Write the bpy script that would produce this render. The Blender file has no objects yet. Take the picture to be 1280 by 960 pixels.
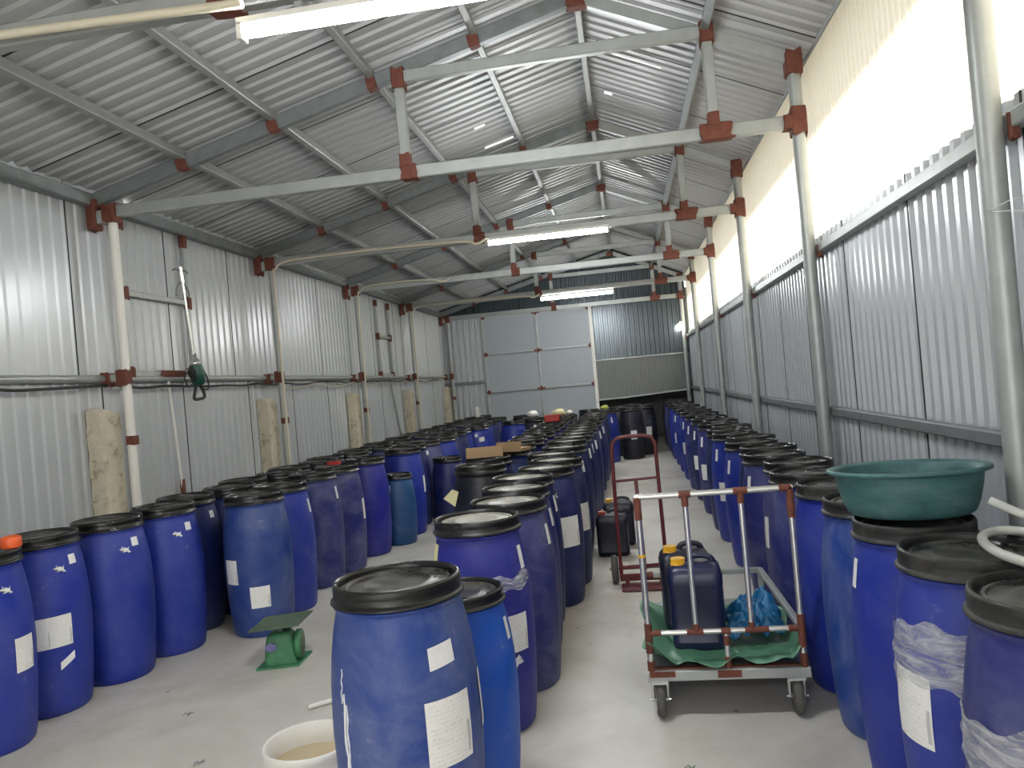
import bpy, math, random
from mathutils import Vector, Matrix
random.seed(7)
S = bpy.context.scene
COL = S.collection
PI = math.pi

# ------------------------------------------------------------------ camera, world, light, exposure
def camera():
    y, p, r = (math.radians(a) for a in (8.457, .138, 4.995))
    Rz = Matrix.Rotation(y, 3, 'Z'); Rx = Matrix.Rotation(p, 3, 'X'); Ry = Matrix.Rotation(r, 3, 'Y')
    R = Rz @ Rx @ Ry
    right, fwd, up = R.col[0], R.col[1], R.col[2]
    M = Matrix((right, up, -fwd)).transposed().to_4x4()
    M.translation = Vector((0, 0, 1.5))
    cd = bpy.data.cameras.new('camera'); cd.sensor_width = 36; cd.lens = 27.0; cd.clip_start = .05; cd.clip_end = 200
    c = bpy.data.objects.new('camera', cd); COL.objects.link(c); c.matrix_world = M
    S.camera = c
camera()
W = bpy.data.worlds.new('world'); S.world = W; W.use_nodes = True
bg = W.node_tree.nodes['Background']; bg.inputs[0].default_value = (1, .98, .95, 1); bg.inputs[1].default_value = 1.0
sd = bpy.data.lights.new('sun', 'SUN'); sd.energy = 8.5; sd.angle = math.radians(6); sd.color = (1, .95, .84)
so = bpy.data.objects.new('sun', sd); COL.objects.link(so)
so.rotation_euler = Vector((1.0, -.35, .95)).to_track_quat('Z', 'Y').to_euler()
TUBE_STRENGTH = 75.0
S.view_settings.view_transform = 'Standard'; S.view_settings.look = 'None'
S.view_settings.exposure = 1.55; S.view_settings.gamma = 1; S.view_settings.use_curve_mapping = False
S.cycles.use_denoising = True
S.cycles.max_bounces = 10; S.cycles.diffuse_bounces = 6; S.cycles.glossy_bounces = 4
S.cycles.transparent_max_bounces = 12; S.cycles.sample_clamp_indirect = 6
S.cycles.caustics_reflective = False; S.cycles.caustics_refractive = False

# ------------------------------------------------------------------ dimensions (metres)
XW, XP, XR, XRW = -3.93, -3.74, 1.27, 1.37        # left wall, left posts, right posts, right wall
YT = [2.79, 5.34, 7.98, 10.65, 13.45, 16.40]      # trusses
Y0, YB = -3.2, 16.5
ZTIE, ZK, XK, XF = 3.08, 3.75, -1.41, .725
ZEL, SL = 3.177, .255
XRG = -.117; ZRG = ZEL + SL * (XRG + 3.893)
def zl(x): return ZEL + SL * (x + 3.893)
SR = (ZRG - 3.50) / (XR - XRG)
def zr(x): return ZRG - SR * (x - XRG)
def zroof(x): return (zl(x) if x < XRG else zr(x))
ZGU, ZGD, ZGL = 2.23, 1.15, 1.82

# ------------------------------------------------------------------ materials
def newmat(name):
    m = bpy.data.materials.new(name); m.use_nodes = True
    nt = m.node_tree; b = nt.nodes['Principled BSDF']
    return m, nt, b
def N(nt, t, **kw):
    n = nt.nodes.new(t)
    for k, v in kw.items():
        if k.startswith('_'): setattr(n, k[1:], v)
        else: n.inputs[k].default_value = v
    return n
def c4(c): return (c[0], c[1], c[2], 1)
def math_(nt, op, a, b=None, clamp=False):
    n = nt.nodes.new('ShaderNodeMath'); n.operation = op; n.use_clamp = clamp
    for i, v in enumerate((a, b)):
        if v is None: continue
        if isinstance(v, (int, float)): n.inputs[i].default_value = v
        else: nt.links.new(v, n.inputs[i])
    return n.outputs[0]
def ramp(nt, src, stops):
    r = nt.nodes.new('ShaderNodeValToRGB'); e = r.color_ramp.elements
    e[0].position, e[0].color = stops[0][0], stops[0][1]
    e[1].position, e[1].color = stops[-1][0], stops[-1][1]
    for p, c in stops[1:-1]:
        x = e.new(p); x.color = c
    nt.links.new(src, r.inputs[0]); return r.outputs[0]
def mixc(nt, f, a, b):
    n = nt.nodes.new('ShaderNodeMix'); n.data_type = 'RGBA'
    if isinstance(f, (int, float)): n.inputs[0].default_value = f
    else: nt.links.new(f, n.inputs[0])
    for i, v in ((6, a), (7, b)):
        if isinstance(v, tuple): n.inputs[i].default_value = c4(v)
        else: nt.links.new(v, n.inputs[i])
    return n.outputs[2]
def noise(nt, scale, detail=4, rough=.6, vec=None, dist=0):
    n = N(nt, 'ShaderNodeTexNoise', Scale=scale, Detail=detail, Roughness=rough, Distortion=dist)
    if vec is None:
        tc = nt.nodes.new('ShaderNodeTexCoord'); vec = tc.outputs['Object']
    nt.links.new(vec, n.inputs['Vector']); return n.outputs['Fac']
def mapped(nt, scale, coord='Object'):
    tc = nt.nodes.new('ShaderNodeTexCoord'); mp = nt.nodes.new('ShaderNodeMapping')
    mp.inputs['Scale'].default_value = scale; nt.links.new(tc.outputs[coord], mp.inputs[0]); return mp.outputs[0]
def bump(nt, b, h, strength=.2, dist=.005):
    n = nt.nodes.new('ShaderNodeBump'); n.inputs['Strength'].default_value = strength; n.inputs['Distance'].default_value = dist
    nt.links.new(h, n.inputs['Height']); nt.links.new(n.outputs[0], b.inputs['Normal'])
BW = lambda v: (v, v, v, 1)

def simple(name, col, rough=.5, metal=0, var=.12, scale=8, spec=.5):
    m, nt, b = newmat(name)
    f = noise(nt, scale, 5)
    dark = tuple(c * (1 - var * 2) for c in col); light = tuple(min(1, c * (1 + var)) for c in col)
    nt.links.new(mixc(nt, f, dark, light), b.inputs['Base Color'])
    b.inputs['Roughness'].default_value = rough; b.inputs['Metallic'].default_value = metal
    b.inputs['Specular IOR Level'].default_value = spec
    return m
def sheet(name, col, rough, metal, dirt=.25):
    m, nt, b = newmat(name)
    v = mapped(nt, (1, 1, .35))
    f = noise(nt, 2.2, 6, .65, v)
    c = mixc(nt, ramp(nt, f, [(.35, BW(0)), (.7, BW(dirt))]), col, tuple(x * .62 for x in col))
    nt.links.new(c, b.inputs['Base Color'])
    b.inputs['Roughness'].default_value = rough
    b.inputs['Metallic'].default_value = metal
    return m
M = {}
M['wall'] = sheet('blue_grey_painted_sheet', (.52, .545, .56), .28, .1, .08)
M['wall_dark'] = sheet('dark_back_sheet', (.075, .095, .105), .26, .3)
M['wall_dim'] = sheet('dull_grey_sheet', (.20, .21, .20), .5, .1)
M['roof'] = sheet('bare_zinc_roof_sheet', (.47, .475, .475), .48, .25, .15)
M['purlin'] = simple('zinc_purlin_steel', (.33, .34, .33), .5, .3, .14, 9)
M['door_panel'] = simple('flat_blue_grey_panel', (.36, .395, .42), .45, 0, .04, 3)
M['galv'] = simple('galvanised_steel', (.42, .44, .42), .42, .3, .14, 9)
M['galv_dark'] = simple('weathered_steel', (.25, .27, .27), .5, .4, .2, 9)
M['chrome'] = simple('bright_steel_pipe', (.72, .72, .70), .25, .8, .1, 20)
M['primer'] = simple('rust_red_primer', (.17, .05, .03), .75, 0, .35, 30)
M['rail_red'] = simple('dark_red_paint', (.13, .015, .018), .4, 0, .3, 25)
M['cream_pipe'] = simple('cream_conduit', (.68, .62, .48), .5, 0, .08, 6)
M['black_cable'] = simple('black_cable', (.02, .02, .02), .5)
M['white'] = simple('white_plastic', (.80, .78, .72), .4, 0, .05, 5)
M['black'] = simple('black_rubber', (.02, .02, .02), .6)
M['grey_rubber'] = simple('grey_rubber', (.10, .095, .085), .8, 0, .25, 30)
M['yellow'] = simple('yellow_cap_plastic', (.75, .42, .02), .4, 0, .06)
M['red'] = simple('red_plastic', (.45, .03, .02), .45, 0, .1)
M['orange'] = simple('orange_plastic', (.85, .13, .03), .4, 0, .05)
M['card'] = simple('brown_cardboard', (.36, .24, .13), .8, 0, .08, 12)
M['palepaper'] = simple('yellowed_paper', (.80, .74, .42), .7, 0, .05)
M['scale_green'] = simple('chipped_green_enamel', (.055, .22, .10), .5, 0, .3, 24)
M['scale_plate'] = simple('worn_green_plate', (.10, .15, .09), .6, 0, .35, 18)
M['jerry'] = simple('navy_jerrycan_plastic', (.012, .016, .06), .3, 0, .2, 14)
M['jerry_black'] = simple('black_jerrycan_plastic', (.012, .013, .03), .4, 0, .2, 14)
M['drill_green'] = simple('dark_green_drill', (.01, .07, .05), .4, 0, .1)
M['liquid'] = simple('murky_beige_liquid', (.50, .40, .25), .15, 0, .08, 6)
M['purple'] = simple('faded_purple_dial', (.18, .16, .38), .5, 0, .35, 40)

def concrete():
    m, nt, b = newmat('old_cream_concrete')
    f = noise(nt, 9, 8, .7); g = noise(nt, 40, 4, .6)
    c = ramp(nt, f, [(.3, (.20, .16, .10, 1)), (.45, (.58, .52, .40, 1)), (.75, (.72, .66, .54, 1))])
    nt.links.new(c, b.inputs['Base Color']); b.inputs['Roughness'].default_value = .9
    bump(nt, b, g, .6, .01); return m
M['concrete'] = concrete()
def floor_mat():
    m, nt, b = newmat('stained_concrete_floor')
    f = noise(nt, 1.1, 8, .62, dist=.4); g = noise(nt, 7, 6, .7); h = noise(nt, 60, 3)
    base = ramp(nt, f, [(.3, (.43, .40, .345, 1)), (.5, (.58, .55, .49, 1)), (.72, (.67, .645, .59, 1))])
    sp = ramp(nt, g, [(.62, BW(0)), (.74, BW(.28))])
    c = mixc(nt, sp, base, (.32, .29, .24))
    v = nt.nodes.new('ShaderNodeTexVoronoi'); v.inputs['Scale'].default_value = 3.2; v.inputs['Randomness'].default_value = 1
    tc = nt.nodes.new('ShaderNodeTexCoord'); nt.links.new(tc.outputs['Object'], v.inputs['Vector'])
    dots = ramp(nt, v.outputs['Distance'], [(.028, BW(.75)), (.045, BW(0))])
    c = mixc(nt, dots, c, (.16, .13, .10))
    nt.links.new(c, b.inputs['Base Color'])
    nt.links.new(ramp(nt, g, [(.3, BW(.42)), (.7, BW(.65))]), b.inputs['Roughness'])
    bump(nt, b, h, .08, .003); return m
M['floor'] = floor_mat()
def panel_mat():
    m, nt, b = newmat('translucent_cream_fibreglass')
    out = nt.nodes['Material Output']
    tr = nt.nodes.new('ShaderNodeBsdfTranslucent'); tr.inputs[0].default_value = (.50, .485, .435, 1)
    df = nt.nodes.new('ShaderNodeBsdfDiffuse'); df.inputs[0].default_value = (.50, .48, .42, 1)
    gl = nt.nodes.new('ShaderNodeBsdfGlossy'); gl.inputs['Roughness'].default_value = .25
    m1 = nt.nodes.new('ShaderNodeMixShader'); m1.inputs[0].default_value = .35
    nt.links.new(tr.outputs[0], m1.inputs[1]); nt.links.new(df.outputs[0], m1.inputs[2])
    m2 = nt.nodes.new('ShaderNodeMixShader'); m2.inputs[0].default_value = .05
    nt.links.new(m1.outputs[0], m2.inputs[1]); nt.links.new(gl.outputs[0], m2.inputs[2])
    nt.links.new(m2.outputs[0], out.inputs[0]); return m
M['panel'] = panel_mat()
def emit(name, col, st):
    m, nt, b = newmat(name); b.inputs['Base Color'].default_value = (.9, .9, .9, 1)
    b.inputs['Emission Color'].default_value = c4(col); b.inputs['Emission Strength'].default_value = st; return m
M['tube'] = emit('lit_led_tube', (.95, .98, 1.0), TUBE_STRENGTH)
M['bulb'] = emit('lit_bulb', (1, .98, .92), 12)

def drum_mat(name, col, dust=.3, rough=.38):
    m, nt, b = newmat(name)
    oi = nt.nodes.new('ShaderNodeObjectInfo'); tc = nt.nodes.new('ShaderNodeTexCoord')
    ad = nt.nodes.new('ShaderNodeVectorMath'); ad.operation = 'ADD'
    sc = nt.nodes.new('ShaderNodeVectorMath'); sc.operation = 'SCALE'; sc.inputs['Scale'].default_value = 30
    cb = nt.nodes.new('ShaderNodeCombineXYZ')
    for i in range(3): nt.links.new(oi.outputs['Random'], cb.inputs[i])
    nt.links.new(cb.outputs[0], sc.inputs[0]); nt.links.new(tc.outputs['Object'], ad.inputs[0]); nt.links.new(sc.outputs[0], ad.inputs[1])
    vec = ad.outputs[0]
    f = noise(nt, 3.5, 8, .68, vec, .5); g = noise(nt, 22, 5, .7, vec, 1.5)
    mp = nt.nodes.new('ShaderNodeMapping'); mp.inputs['Scale'].default_value = (26, 26, 2.5); nt.links.new(vec, mp.inputs[0])
    s = noise(nt, 1, 5, .7, mp.outputs[0])
    haze = ramp(nt, f, [(.42, BW(0)), (.75, BW(dust))])
    c = mixc(nt, haze, col, (.36, .38, .46))
    sp = ramp(nt, math_(nt, 'MULTIPLY', g, f), [(.36, BW(0)), (.46, BW(.30 + dust * .5))])
    c = mixc(nt, sp, c, (.50, .50, .54))
    st = ramp(nt, s, [(.66, BW(0)), (.76, BW(.35 * dust + .05))])
    c = mixc(nt, st, c, (.55, .56, .60))
    nt.links.new(c, b.inputs['Base Color'])
    nt.links.new(ramp(nt, f, [(.3, BW(rough)), (.7, BW(rough + .2))]), b.inputs['Roughness'])
    b.inputs['Specular IOR Level'].default_value = .45
    bump(nt, b, g, .08, .002); return m
DC = dict(royal=(.012, .030, .28), navy=(.008, .015, .10), purple=(.020, .026, .155), blue=(.009, .038, .20), azure=(.004, .085, .50),
          teal=(.012, .07, .20), dark=(.005, .006, .012), midnight=(.007, .016, .09), violet=(.017, .021, .25), steel=(.010, .045, .24))
DW = dict(royal='royal blue', navy='navy blue', purple='dull purplish blue', blue='mid blue', azure='bright azure', teal='teal blue',
          dark='black', midnight='dark navy', violet='deep violet blue', steel='dusty blue')
for k, c in DC.items():
    M['d_' + k] = drum_mat('drum_plastic_' + k, c, {'purple': .35, 'steel': .40, 'blue': .22}.get(k, .13))
def lid_mat(name, col, dcol, lo, amt, rough):
    m, nt, b = newmat(name)
    f = noise(nt, 5, 8, .7, dist=.6); g = noise(nt, 35, 4, .7)
    h = ramp(nt, f, [(lo, BW(0)), (lo + .28, BW(amt))])
    c = mixc(nt, h, col, dcol)
    c = mixc(nt, ramp(nt, g, [(.66, BW(0)), (.8, BW(.4))]), c, dcol)
    nt.links.new(c, b.inputs['Base Color']); nt.links.new(ramp(nt, f, [(.3, BW(rough)), (.75, BW(rough + .3))]), b.inputs['Roughness'])
    bump(nt, b, g, .1, .002); return m
M['ring'] = lid_mat('black_ring_plastic', (.006, .006, .006), (.09, .085, .075), .58, .35, .20)
M['ring_dusty'] = lid_mat('dusty_black_ring', (.010, .010, .009), (.13, .12, .10), .48, .5, .42)
M['lid'] = lid_mat('black_lid_dusty', (.012, .012, .011), (.20, .19, .17), .42, .75, .2)
M['lid_pale'] = lid_mat('dusty_sheen_lid', (.05, .05, .045), (.36, .35, .30), .28, .85, .33)  # dust plus the grazing reflection on the centre lids, mixed into the colour
def label_mat(name, base, ink):
    m, nt, b = newmat(name)
    tc = nt.nodes.new('ShaderNodeTexCoord'); sp = nt.nodes.new('ShaderNodeSeparateXYZ'); nt.links.new(tc.outputs['UV'], sp.inputs[0])
    u, v = sp.outputs[0], sp.outputs[1]
    rows = math_(nt, 'GREATER_THAN', math_(nt, 'FRACT', math_(nt, 'MULTIPLY', v, 15)), .62)
    mp = nt.nodes.new('ShaderNodeMapping'); mp.inputs['Scale'].default_value = (9, 15, 1); nt.links.new(tc.outputs['UV'], mp.inputs[0])
    bl = noise(nt, 2.2, 3, .6, mp.outputs[0])
    txt = math_(nt, 'MULTIPLY', rows, math_(nt, 'GREATER_THAN', bl, .53))
    inb = math_(nt, 'MULTIPLY', math_(nt, 'GREATER_THAN', u, .07), math_(nt, 'LESS_THAN', u, .82))
    txt = math_(nt, 'MULTIPLY', math_(nt, 'MULTIPLY', txt, inb), .2)
    bars = math_(nt, 'GREATER_THAN', math_(nt, 'FRACT', math_(nt, 'MULTIPLY', v, 41)), .45)
    ba = math_(nt, 'MULTIPLY', math_(nt, 'GREATER_THAN', u, .88), math_(nt, 'LESS_THAN', u, .955))
    bv = math_(nt, 'MULTIPLY', math_(nt, 'GREATER_THAN', v, .08), math_(nt, 'LESS_THAN', v, .55))
    bars = math_(nt, 'MULTIPLY', math_(nt, 'MULTIPLY', bars, ba), math_(nt, 'MULTIPLY', bv, .7))
    f = math_(nt, 'MAXIMUM', txt, bars) if ink else 0.0
    dirt = ramp(nt, noise(nt, 14, 5), [(.5, BW(0)), (.8, BW(.35))])
    c = mixc(nt, f, base, (.08, .08, .09))
    c = mixc(nt, dirt, c, (.45, .43, .38))
    nt.links.new(c, b.inputs['Base Color']); b.inputs['Roughness'].default_value = .45; return m
M['label'] = label_mat('printed_paper_label', (.84, .83, .80), True)
M['sticker'] = label_mat('plain_paper_sticker', (.82, .82, .82), False)
def film_mat():
    m, nt, b = newmat('clear_stretch_film'); out = nt.nodes['Material Output']
    v = mapped(nt, (3, 3, 14)); f = noise(nt, 2.5, 6, .7, v, 1.2)
    b.inputs['Base Color'].default_value = (.75, .75, .76, 1); b.inputs['Roughness'].default_value = .18
    tr = nt.nodes.new('ShaderNodeBsdfTransparent'); mx = nt.nodes.new('ShaderNodeMixShader')
    nt.links.new(ramp(nt, f, [(.35, BW(.15)), (.72, BW(.75))]), mx.inputs[0])
    nt.links.new(tr.outputs[0], mx.inputs[1]); nt.links.new(b.outputs[0], mx.inputs[2]); nt.links.new(mx.outputs[0], out.inputs[0])
    bump(nt, b, f, .8, .01); return m
M['film'] = film_mat()
def hose_mat():
    m, nt, b = newmat('milky_clear_hose'); b.inputs['Base Color'].default_value = (.66, .66, .60, 1); b.inputs['Roughness'].default_value = .3
    b.inputs['Subsurface Weight'].default_value = .0; b.inputs['Transmission Weight'].default_value = .15; return m
M['hose'] = hose_mat()
def tarp_mat(name, col):
    m, nt, b = newmat(name); f = noise(nt, 6, 5); w = noise(nt, 70, 3)
    nt.links.new(mixc(nt, f, tuple(c * .6 for c in col), tuple(min(1, c * 1.25) for c in col)), b.inputs['Base Color'])
    b.inputs['Roughness'].default_value = .38; bump(nt, b, w, .25, .003); return m
M['tarp_green'] = tarp_mat('green_woven_tarp', (.10, .26, .16)); M['tarp_blue'] = tarp_mat('blue_woven_tarp', (.012, .13, .30))
def basin_mat():
    m, nt, b = newmat('worn_teal_plastic'); v = mapped(nt, (1, 1, 3)); f = noise(nt, 6, 8, .7, v); g = noise(nt, 25, 4, .7)
    c = ramp(nt, f, [(.3, (.03, .085, .085, 1)), (.55, (.055, .15, .15, 1)), (.8, (.14, .20, .19, 1))])
    c = mixc(nt, ramp(nt, g, [(.62, BW(0)), (.8, BW(.4))]), c, (.35, .38, .34))
    nt.links.new(c, b.inputs['Base Color']); b.inputs['Roughness'].default_value = .5; return m
M['basin'] = basin_mat()

# ------------------------------------------------------------------ mesh builder
class MB:
    def __init__(s): s.v = []; s.f = []; s.sm = []; s.uv = {}
    def add(s, vs, fs, smooth=False):
        o = len(s.v); s.v += [tuple(x) for x in vs]
        for f in fs: s.f.append(tuple(i + o for i in f)); s.sm.append(smooth)
        return s
    def box(s, c, d, rot=None, ch=0.0):
        x, y, z = d[0] / 2, d[1] / 2, d[2] / 2
        vs = [Vector((i * x, j * y, k * z)) for k in (-1, 1) for j in (-1, 1) for i in (-1, 1)]
        if rot is not None: vs = [rot @ q for q in vs]
        c = Vector(c); vs = [q + c for q in vs]
        return s.add(vs, [(0, 2, 3, 1), (4, 5, 7, 6), (0, 1, 5, 4), (2, 6, 7, 3), (0, 4, 6, 2), (1, 3, 7, 5)])
    def beam(s, a, b, w, h, up=(0, 0, 1), lip=True):
        a = Vector(a); b = Vector(b); d = (b - a).normalized(); up = Vector(up)
        if abs(d.dot(up)) > .99: up = Vector((0, 1, 0))
        sd = d.cross(up).normalized(); u = sd.cross(d).normalized()
        c = min(w, h) * .12
        pr = [(-w / 2 + c, -h / 2), (w / 2 - c, -h / 2), (w / 2, -h / 2 + c), (w / 2, h / 2 - c), (w / 2 - c, h / 2), (-w / 2 + c, h / 2), (-w / 2, h / 2 - c), (-w / 2, -h / 2 + c)]
        vs = [p + sd * x + u * y for p in (a, b) for x, y in pr]; n = 8
        fs = [(i, (i + 1) % n, (i + 1) % n + n, i + n) for i in range(n)] + [tuple(range(n))[::-1], tuple(range(n, 2 * n))]
        return s.add(vs, fs)
    def tube(s, pts, r, seg=10, caps=True, closed=False):
        pts = [Vector(p) for p in pts]; n = len(pts); rs = r if isinstance(r, (list, tuple)) else [r] * n
        prev = None; rings = []
        for i, p in enumerate(pts):
            if closed: t = (pts[(i + 1) % n] - pts[i - 1])
            else: t = (pts[min(i + 1, n - 1)] - pts[max(i - 1, 0)])
            t.normalize()
            if prev is None:
                a = Vector((0, 0, 1)) if abs(t.z) < .9 else Vector((1, 0, 0))
                prev = (a - t * a.dot(t)).normalized()
            else:
                q = prev - t * prev.dot(t)
                prev = q.normalized() if q.length > 1e-6 else prev
            bn = t.cross(prev)
            rings.append([p + (prev * math.cos(2 * PI * k / seg) + bn * math.sin(2 * PI * k / seg)) * rs[i] for k in range(seg)])
        vs = [q for rg in rings for q in rg]; fs = []
        m = n if closed else n - 1
        for i in range(m):
            j = (i + 1) % n
            for k in range(seg):
                k2 = (k + 1) % seg; fs.append((i * seg + k, i * seg + k2, j * seg + k2, j * seg + k))
        s.add(vs, fs, True)
        if caps and not closed: s.add(rings[0][::-1], [tuple(range(seg))]); s.add(rings[-1], [tuple(range(seg))])
        return s
    def lathe(s, pr, seg=32, c=(0, 0, 0), rot=None, smooth=True):
        c = Vector(c); vs = []; fs = []; idx = []
        for r, z in pr:
            if r < 1e-6: q = Vector((0, 0, z)); vs.append((rot @ q if rot else q) + c); idx.append([len(vs) - 1] * seg)
            else:
                row = []
                for k in range(seg):
                    a = 2 * PI * k / seg; q = Vector((r * math.cos(a), r * math.sin(a), z))
                    vs.append((rot @ q if rot else q) + c); row.append(len(vs) - 1)
                idx.append(row)
        for i in range(len(pr) - 1):
            for k in range(seg):
                k2 = (k + 1) % seg; f = []
                for q in (idx[i][k], idx[i][k2], idx[i + 1][k2], idx[i + 1][k]):
                    if q not in f: f.append(q)
                if len(f) > 2: fs.append(tuple(f))
        return s.add(vs, fs, smooth)
    def grid(s, fn, nu, nv, smooth=True, uv=False):
        vs = [fn(i / nu, j / nv) for j in range(nv + 1) for i in range(nu + 1)]; o = len(s.v)
        fs = [(j * (nu + 1) + i, j * (nu + 1) + i + 1, (j + 1) * (nu + 1) + i + 1, (j + 1) * (nu + 1) + i) for j in range(nv) for i in range(nu)]
        if uv:
            for j in range(nv + 1):
                for i in range(nu + 1): s.uv[o + j * (nu + 1) + i] = (i / nu, j / nv)
        return s.add(vs, fs, smooth)
    def mesh(s, name, mat, off=(0, 0, 0)):
        me = bpy.data.meshes.new(name); ox, oy, oz = off
        me.from_pydata([(x - ox, y - oy, z - oz) for x, y, z in s.v], [], s.f); me.update()
        me.polygons.foreach_set('use_smooth', s.sm)
        if s.uv:
            l = me.uv_layers.new(name='UVMap')
            for i, lp in enumerate(me.loops): l.data[i].uv = s.uv.get(lp.vertex_index, (0, 0))
        me.materials.append(mat); return me
    def build(s, name, mat, parent=None, world=False, loc=None, sharp=None):
        off = tuple(parent.location) if (parent is not None and world) else (loc if (loc and world) else (0, 0, 0))
        me = s.mesh(name, mat, off)
        if sharp: me.set_sharp_from_angle(angle=math.radians(sharp))
        o = bpy.data.objects.new(name, me); COL.objects.link(o)
        if parent is not None: o.parent = parent
        elif loc: o.location = loc
        return o
def thing(name, label, cat, loc=(0, 0, 0), rz=0, group=None):
    o = bpy.data.objects.new(name, None); COL.objects.link(o); o.empty_display_size = .1
    o.location = loc; o.rotation_euler = (0, 0, rz); o['label'] = label; o['category'] = cat
    if group: o['group'] = group
    return o
def tag(o, label, cat, group=None, kind=None):
    o['label'] = label; o['category'] = cat
    if group: o['group'] = group
    if kind: o['kind'] = kind
    return o
def struct(o, label=None):
    o['kind'] = 'structure'
    if label: o['label'] = label
    return o
ORD = ['first', 'second', 'third', 'fourth', 'fifth', 'sixth', 'seventh', 'eighth', 'ninth', 'tenth', 'eleventh', 'twelfth', 'thirteenth',
       'fourteenth', 'fifteenth', 'sixteenth', 'seventeenth', 'eighteenth', 'nineteenth', 'twentieth'] + ['twenty-' + x for x in
       ['first', 'second', 'third', 'fourth', 'fifth', 'sixth', 'seventh', 'eighth', 'ninth']] + ['thirtieth'] + ['thirty-' + x for x in
       ['first', 'second', 'third', 'fourth', 'fifth', 'sixth', 'seventh', 'eighth', 'ninth']]

# ------------------------------------------------------------------ corrugated sheets
def prof(s0, s1, pitch, depth, seam=1.07, phase=0.0):
    """list of (s, d): trapezoid ribs, with a thin deep slot where sheets lap"""
    out = []; s = s0; nxt = s0 + seam * (.35 + phase)
    while s < s1 - 1e-6:
        if s >= nxt:
            out += [(s, 0), (s + .001, .10), (s + .017, .10), (s + .018, 0)]; s += .018; nxt += seam; continue
        p = pitch
        for a, d in ((0, 0), (.30, 0), (.42, depth), (.82, depth), (.94, 0)):
            if s + a * p < s1: out.append((s + a * p, d))
        s += p
    out.append((s1, 0)); return out
def lap_shadows(name, pr, base, axis, out, lo, hi, w=.013):
    """black strip standing in for the shadow line at each sheet lap"""
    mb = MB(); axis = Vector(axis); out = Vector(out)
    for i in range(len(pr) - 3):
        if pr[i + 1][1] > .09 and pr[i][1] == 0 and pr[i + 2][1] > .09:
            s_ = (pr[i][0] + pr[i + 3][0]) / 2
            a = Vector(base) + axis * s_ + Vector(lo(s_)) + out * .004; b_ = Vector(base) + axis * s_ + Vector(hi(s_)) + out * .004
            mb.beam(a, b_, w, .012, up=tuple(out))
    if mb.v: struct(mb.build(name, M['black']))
def sheet_mesh(pr, base, axis, out, lo, hi):
    """axis: unit dir of s; out: outward dir; lo/hi: functions s->Vector offset ends"""
    mb = MB(); axis = Vector(axis); out = Vector(out); vs = []; fs = []
    for s, d in pr:
        p = Vector(base) + axis * s + out * d
        vs += [p + Vector(lo(s)), p + Vector(hi(s))]
    for i in range(len(pr) - 1): fs.append((2 * i, 2 * i + 2, 2 * i + 3, 2 * i + 1))
    return mb.add(vs, fs)
zc = lambda z: (lambda s: (0, 0, z))
# floor
f = MB(); f.box(((XW + XRW) / 2, (Y0 + YB + 2.5) / 2, -.05), (XRW - XW + .5, YB + 2.5 - Y0, .1)); struct(f.build('floor', M['floor']))
g = MB(); g.box((5.4, 6.5, -.06), (7.4, 30, .1)); struct(g.build('ground', simple('pale_yard_ground', (.55, .52, .45), .9)))
# left wall
pq = prof(0, YB - Y0, .118, .013, 1.12, .2)
struct(sheet_mesh(pq, (XW, Y0, 0), (0, 1, 0), (-1, 0, 0), zc(0), zc(ZGL)).build('wall_left', M['wall']))
lap_shadows('lap_shade_2', pq, (XW, Y0, 0), (0, 1, 0), (-1, 0, 0), zc(0), zc(ZGL))
pq = prof(0, YB - Y0, .118, .013, 1.12, .0)
lap_shadows('lap_shade_3', pq, (XW, Y0, 0), (0, 1, 0), (-1, 0, 0), zc(ZGL), zc(zl(XW)))
pq = prof(0, YB - Y0, .105, .020, 1.05, .3)
lap_shadows('lap_shade_4', pq, (XRW, Y0, 0), (0, 1, 0), (1, 0, 0), zc(0), zc(2.33))
struct(sheet_mesh(prof(0, YB - Y0, .118, .013, 1.12, .0), (XW, Y0, 0), (0, 1, 0), (-1, 0, 0), zc(ZGL), lambda s: (0, 0, zl(XW) + (.055 if (8.98 < s < 9.35 or 15.3 < s < 15.5) else .15))).build('wall_left_upper', M['wall']))
# right wall: metal below, fibreglass above
ZM = 2.33
struct(sheet_mesh(prof(0, YB - Y0, .105, .020, 1.05, .3), (XRW, Y0, 0), (0, 1, 0), (1, 0, 0), zc(0), zc(ZM)).build('wall_right', M['wall']))
pw = []
s = 0
while s < YB - Y0:
    for a, d in ((0, 0), (.28, .002), (.45, .013), (.83, .013)): pw.append((s + a * .076, d))
    s += .076
struct(sheet_mesh(pw, (XRW + .03, Y0, 0), (0, 1, 0), (1, 0, 0), zc(ZM - .12), zc(zr(XRW) + .12)).build('wall_right_upper', M['panel']))
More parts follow.
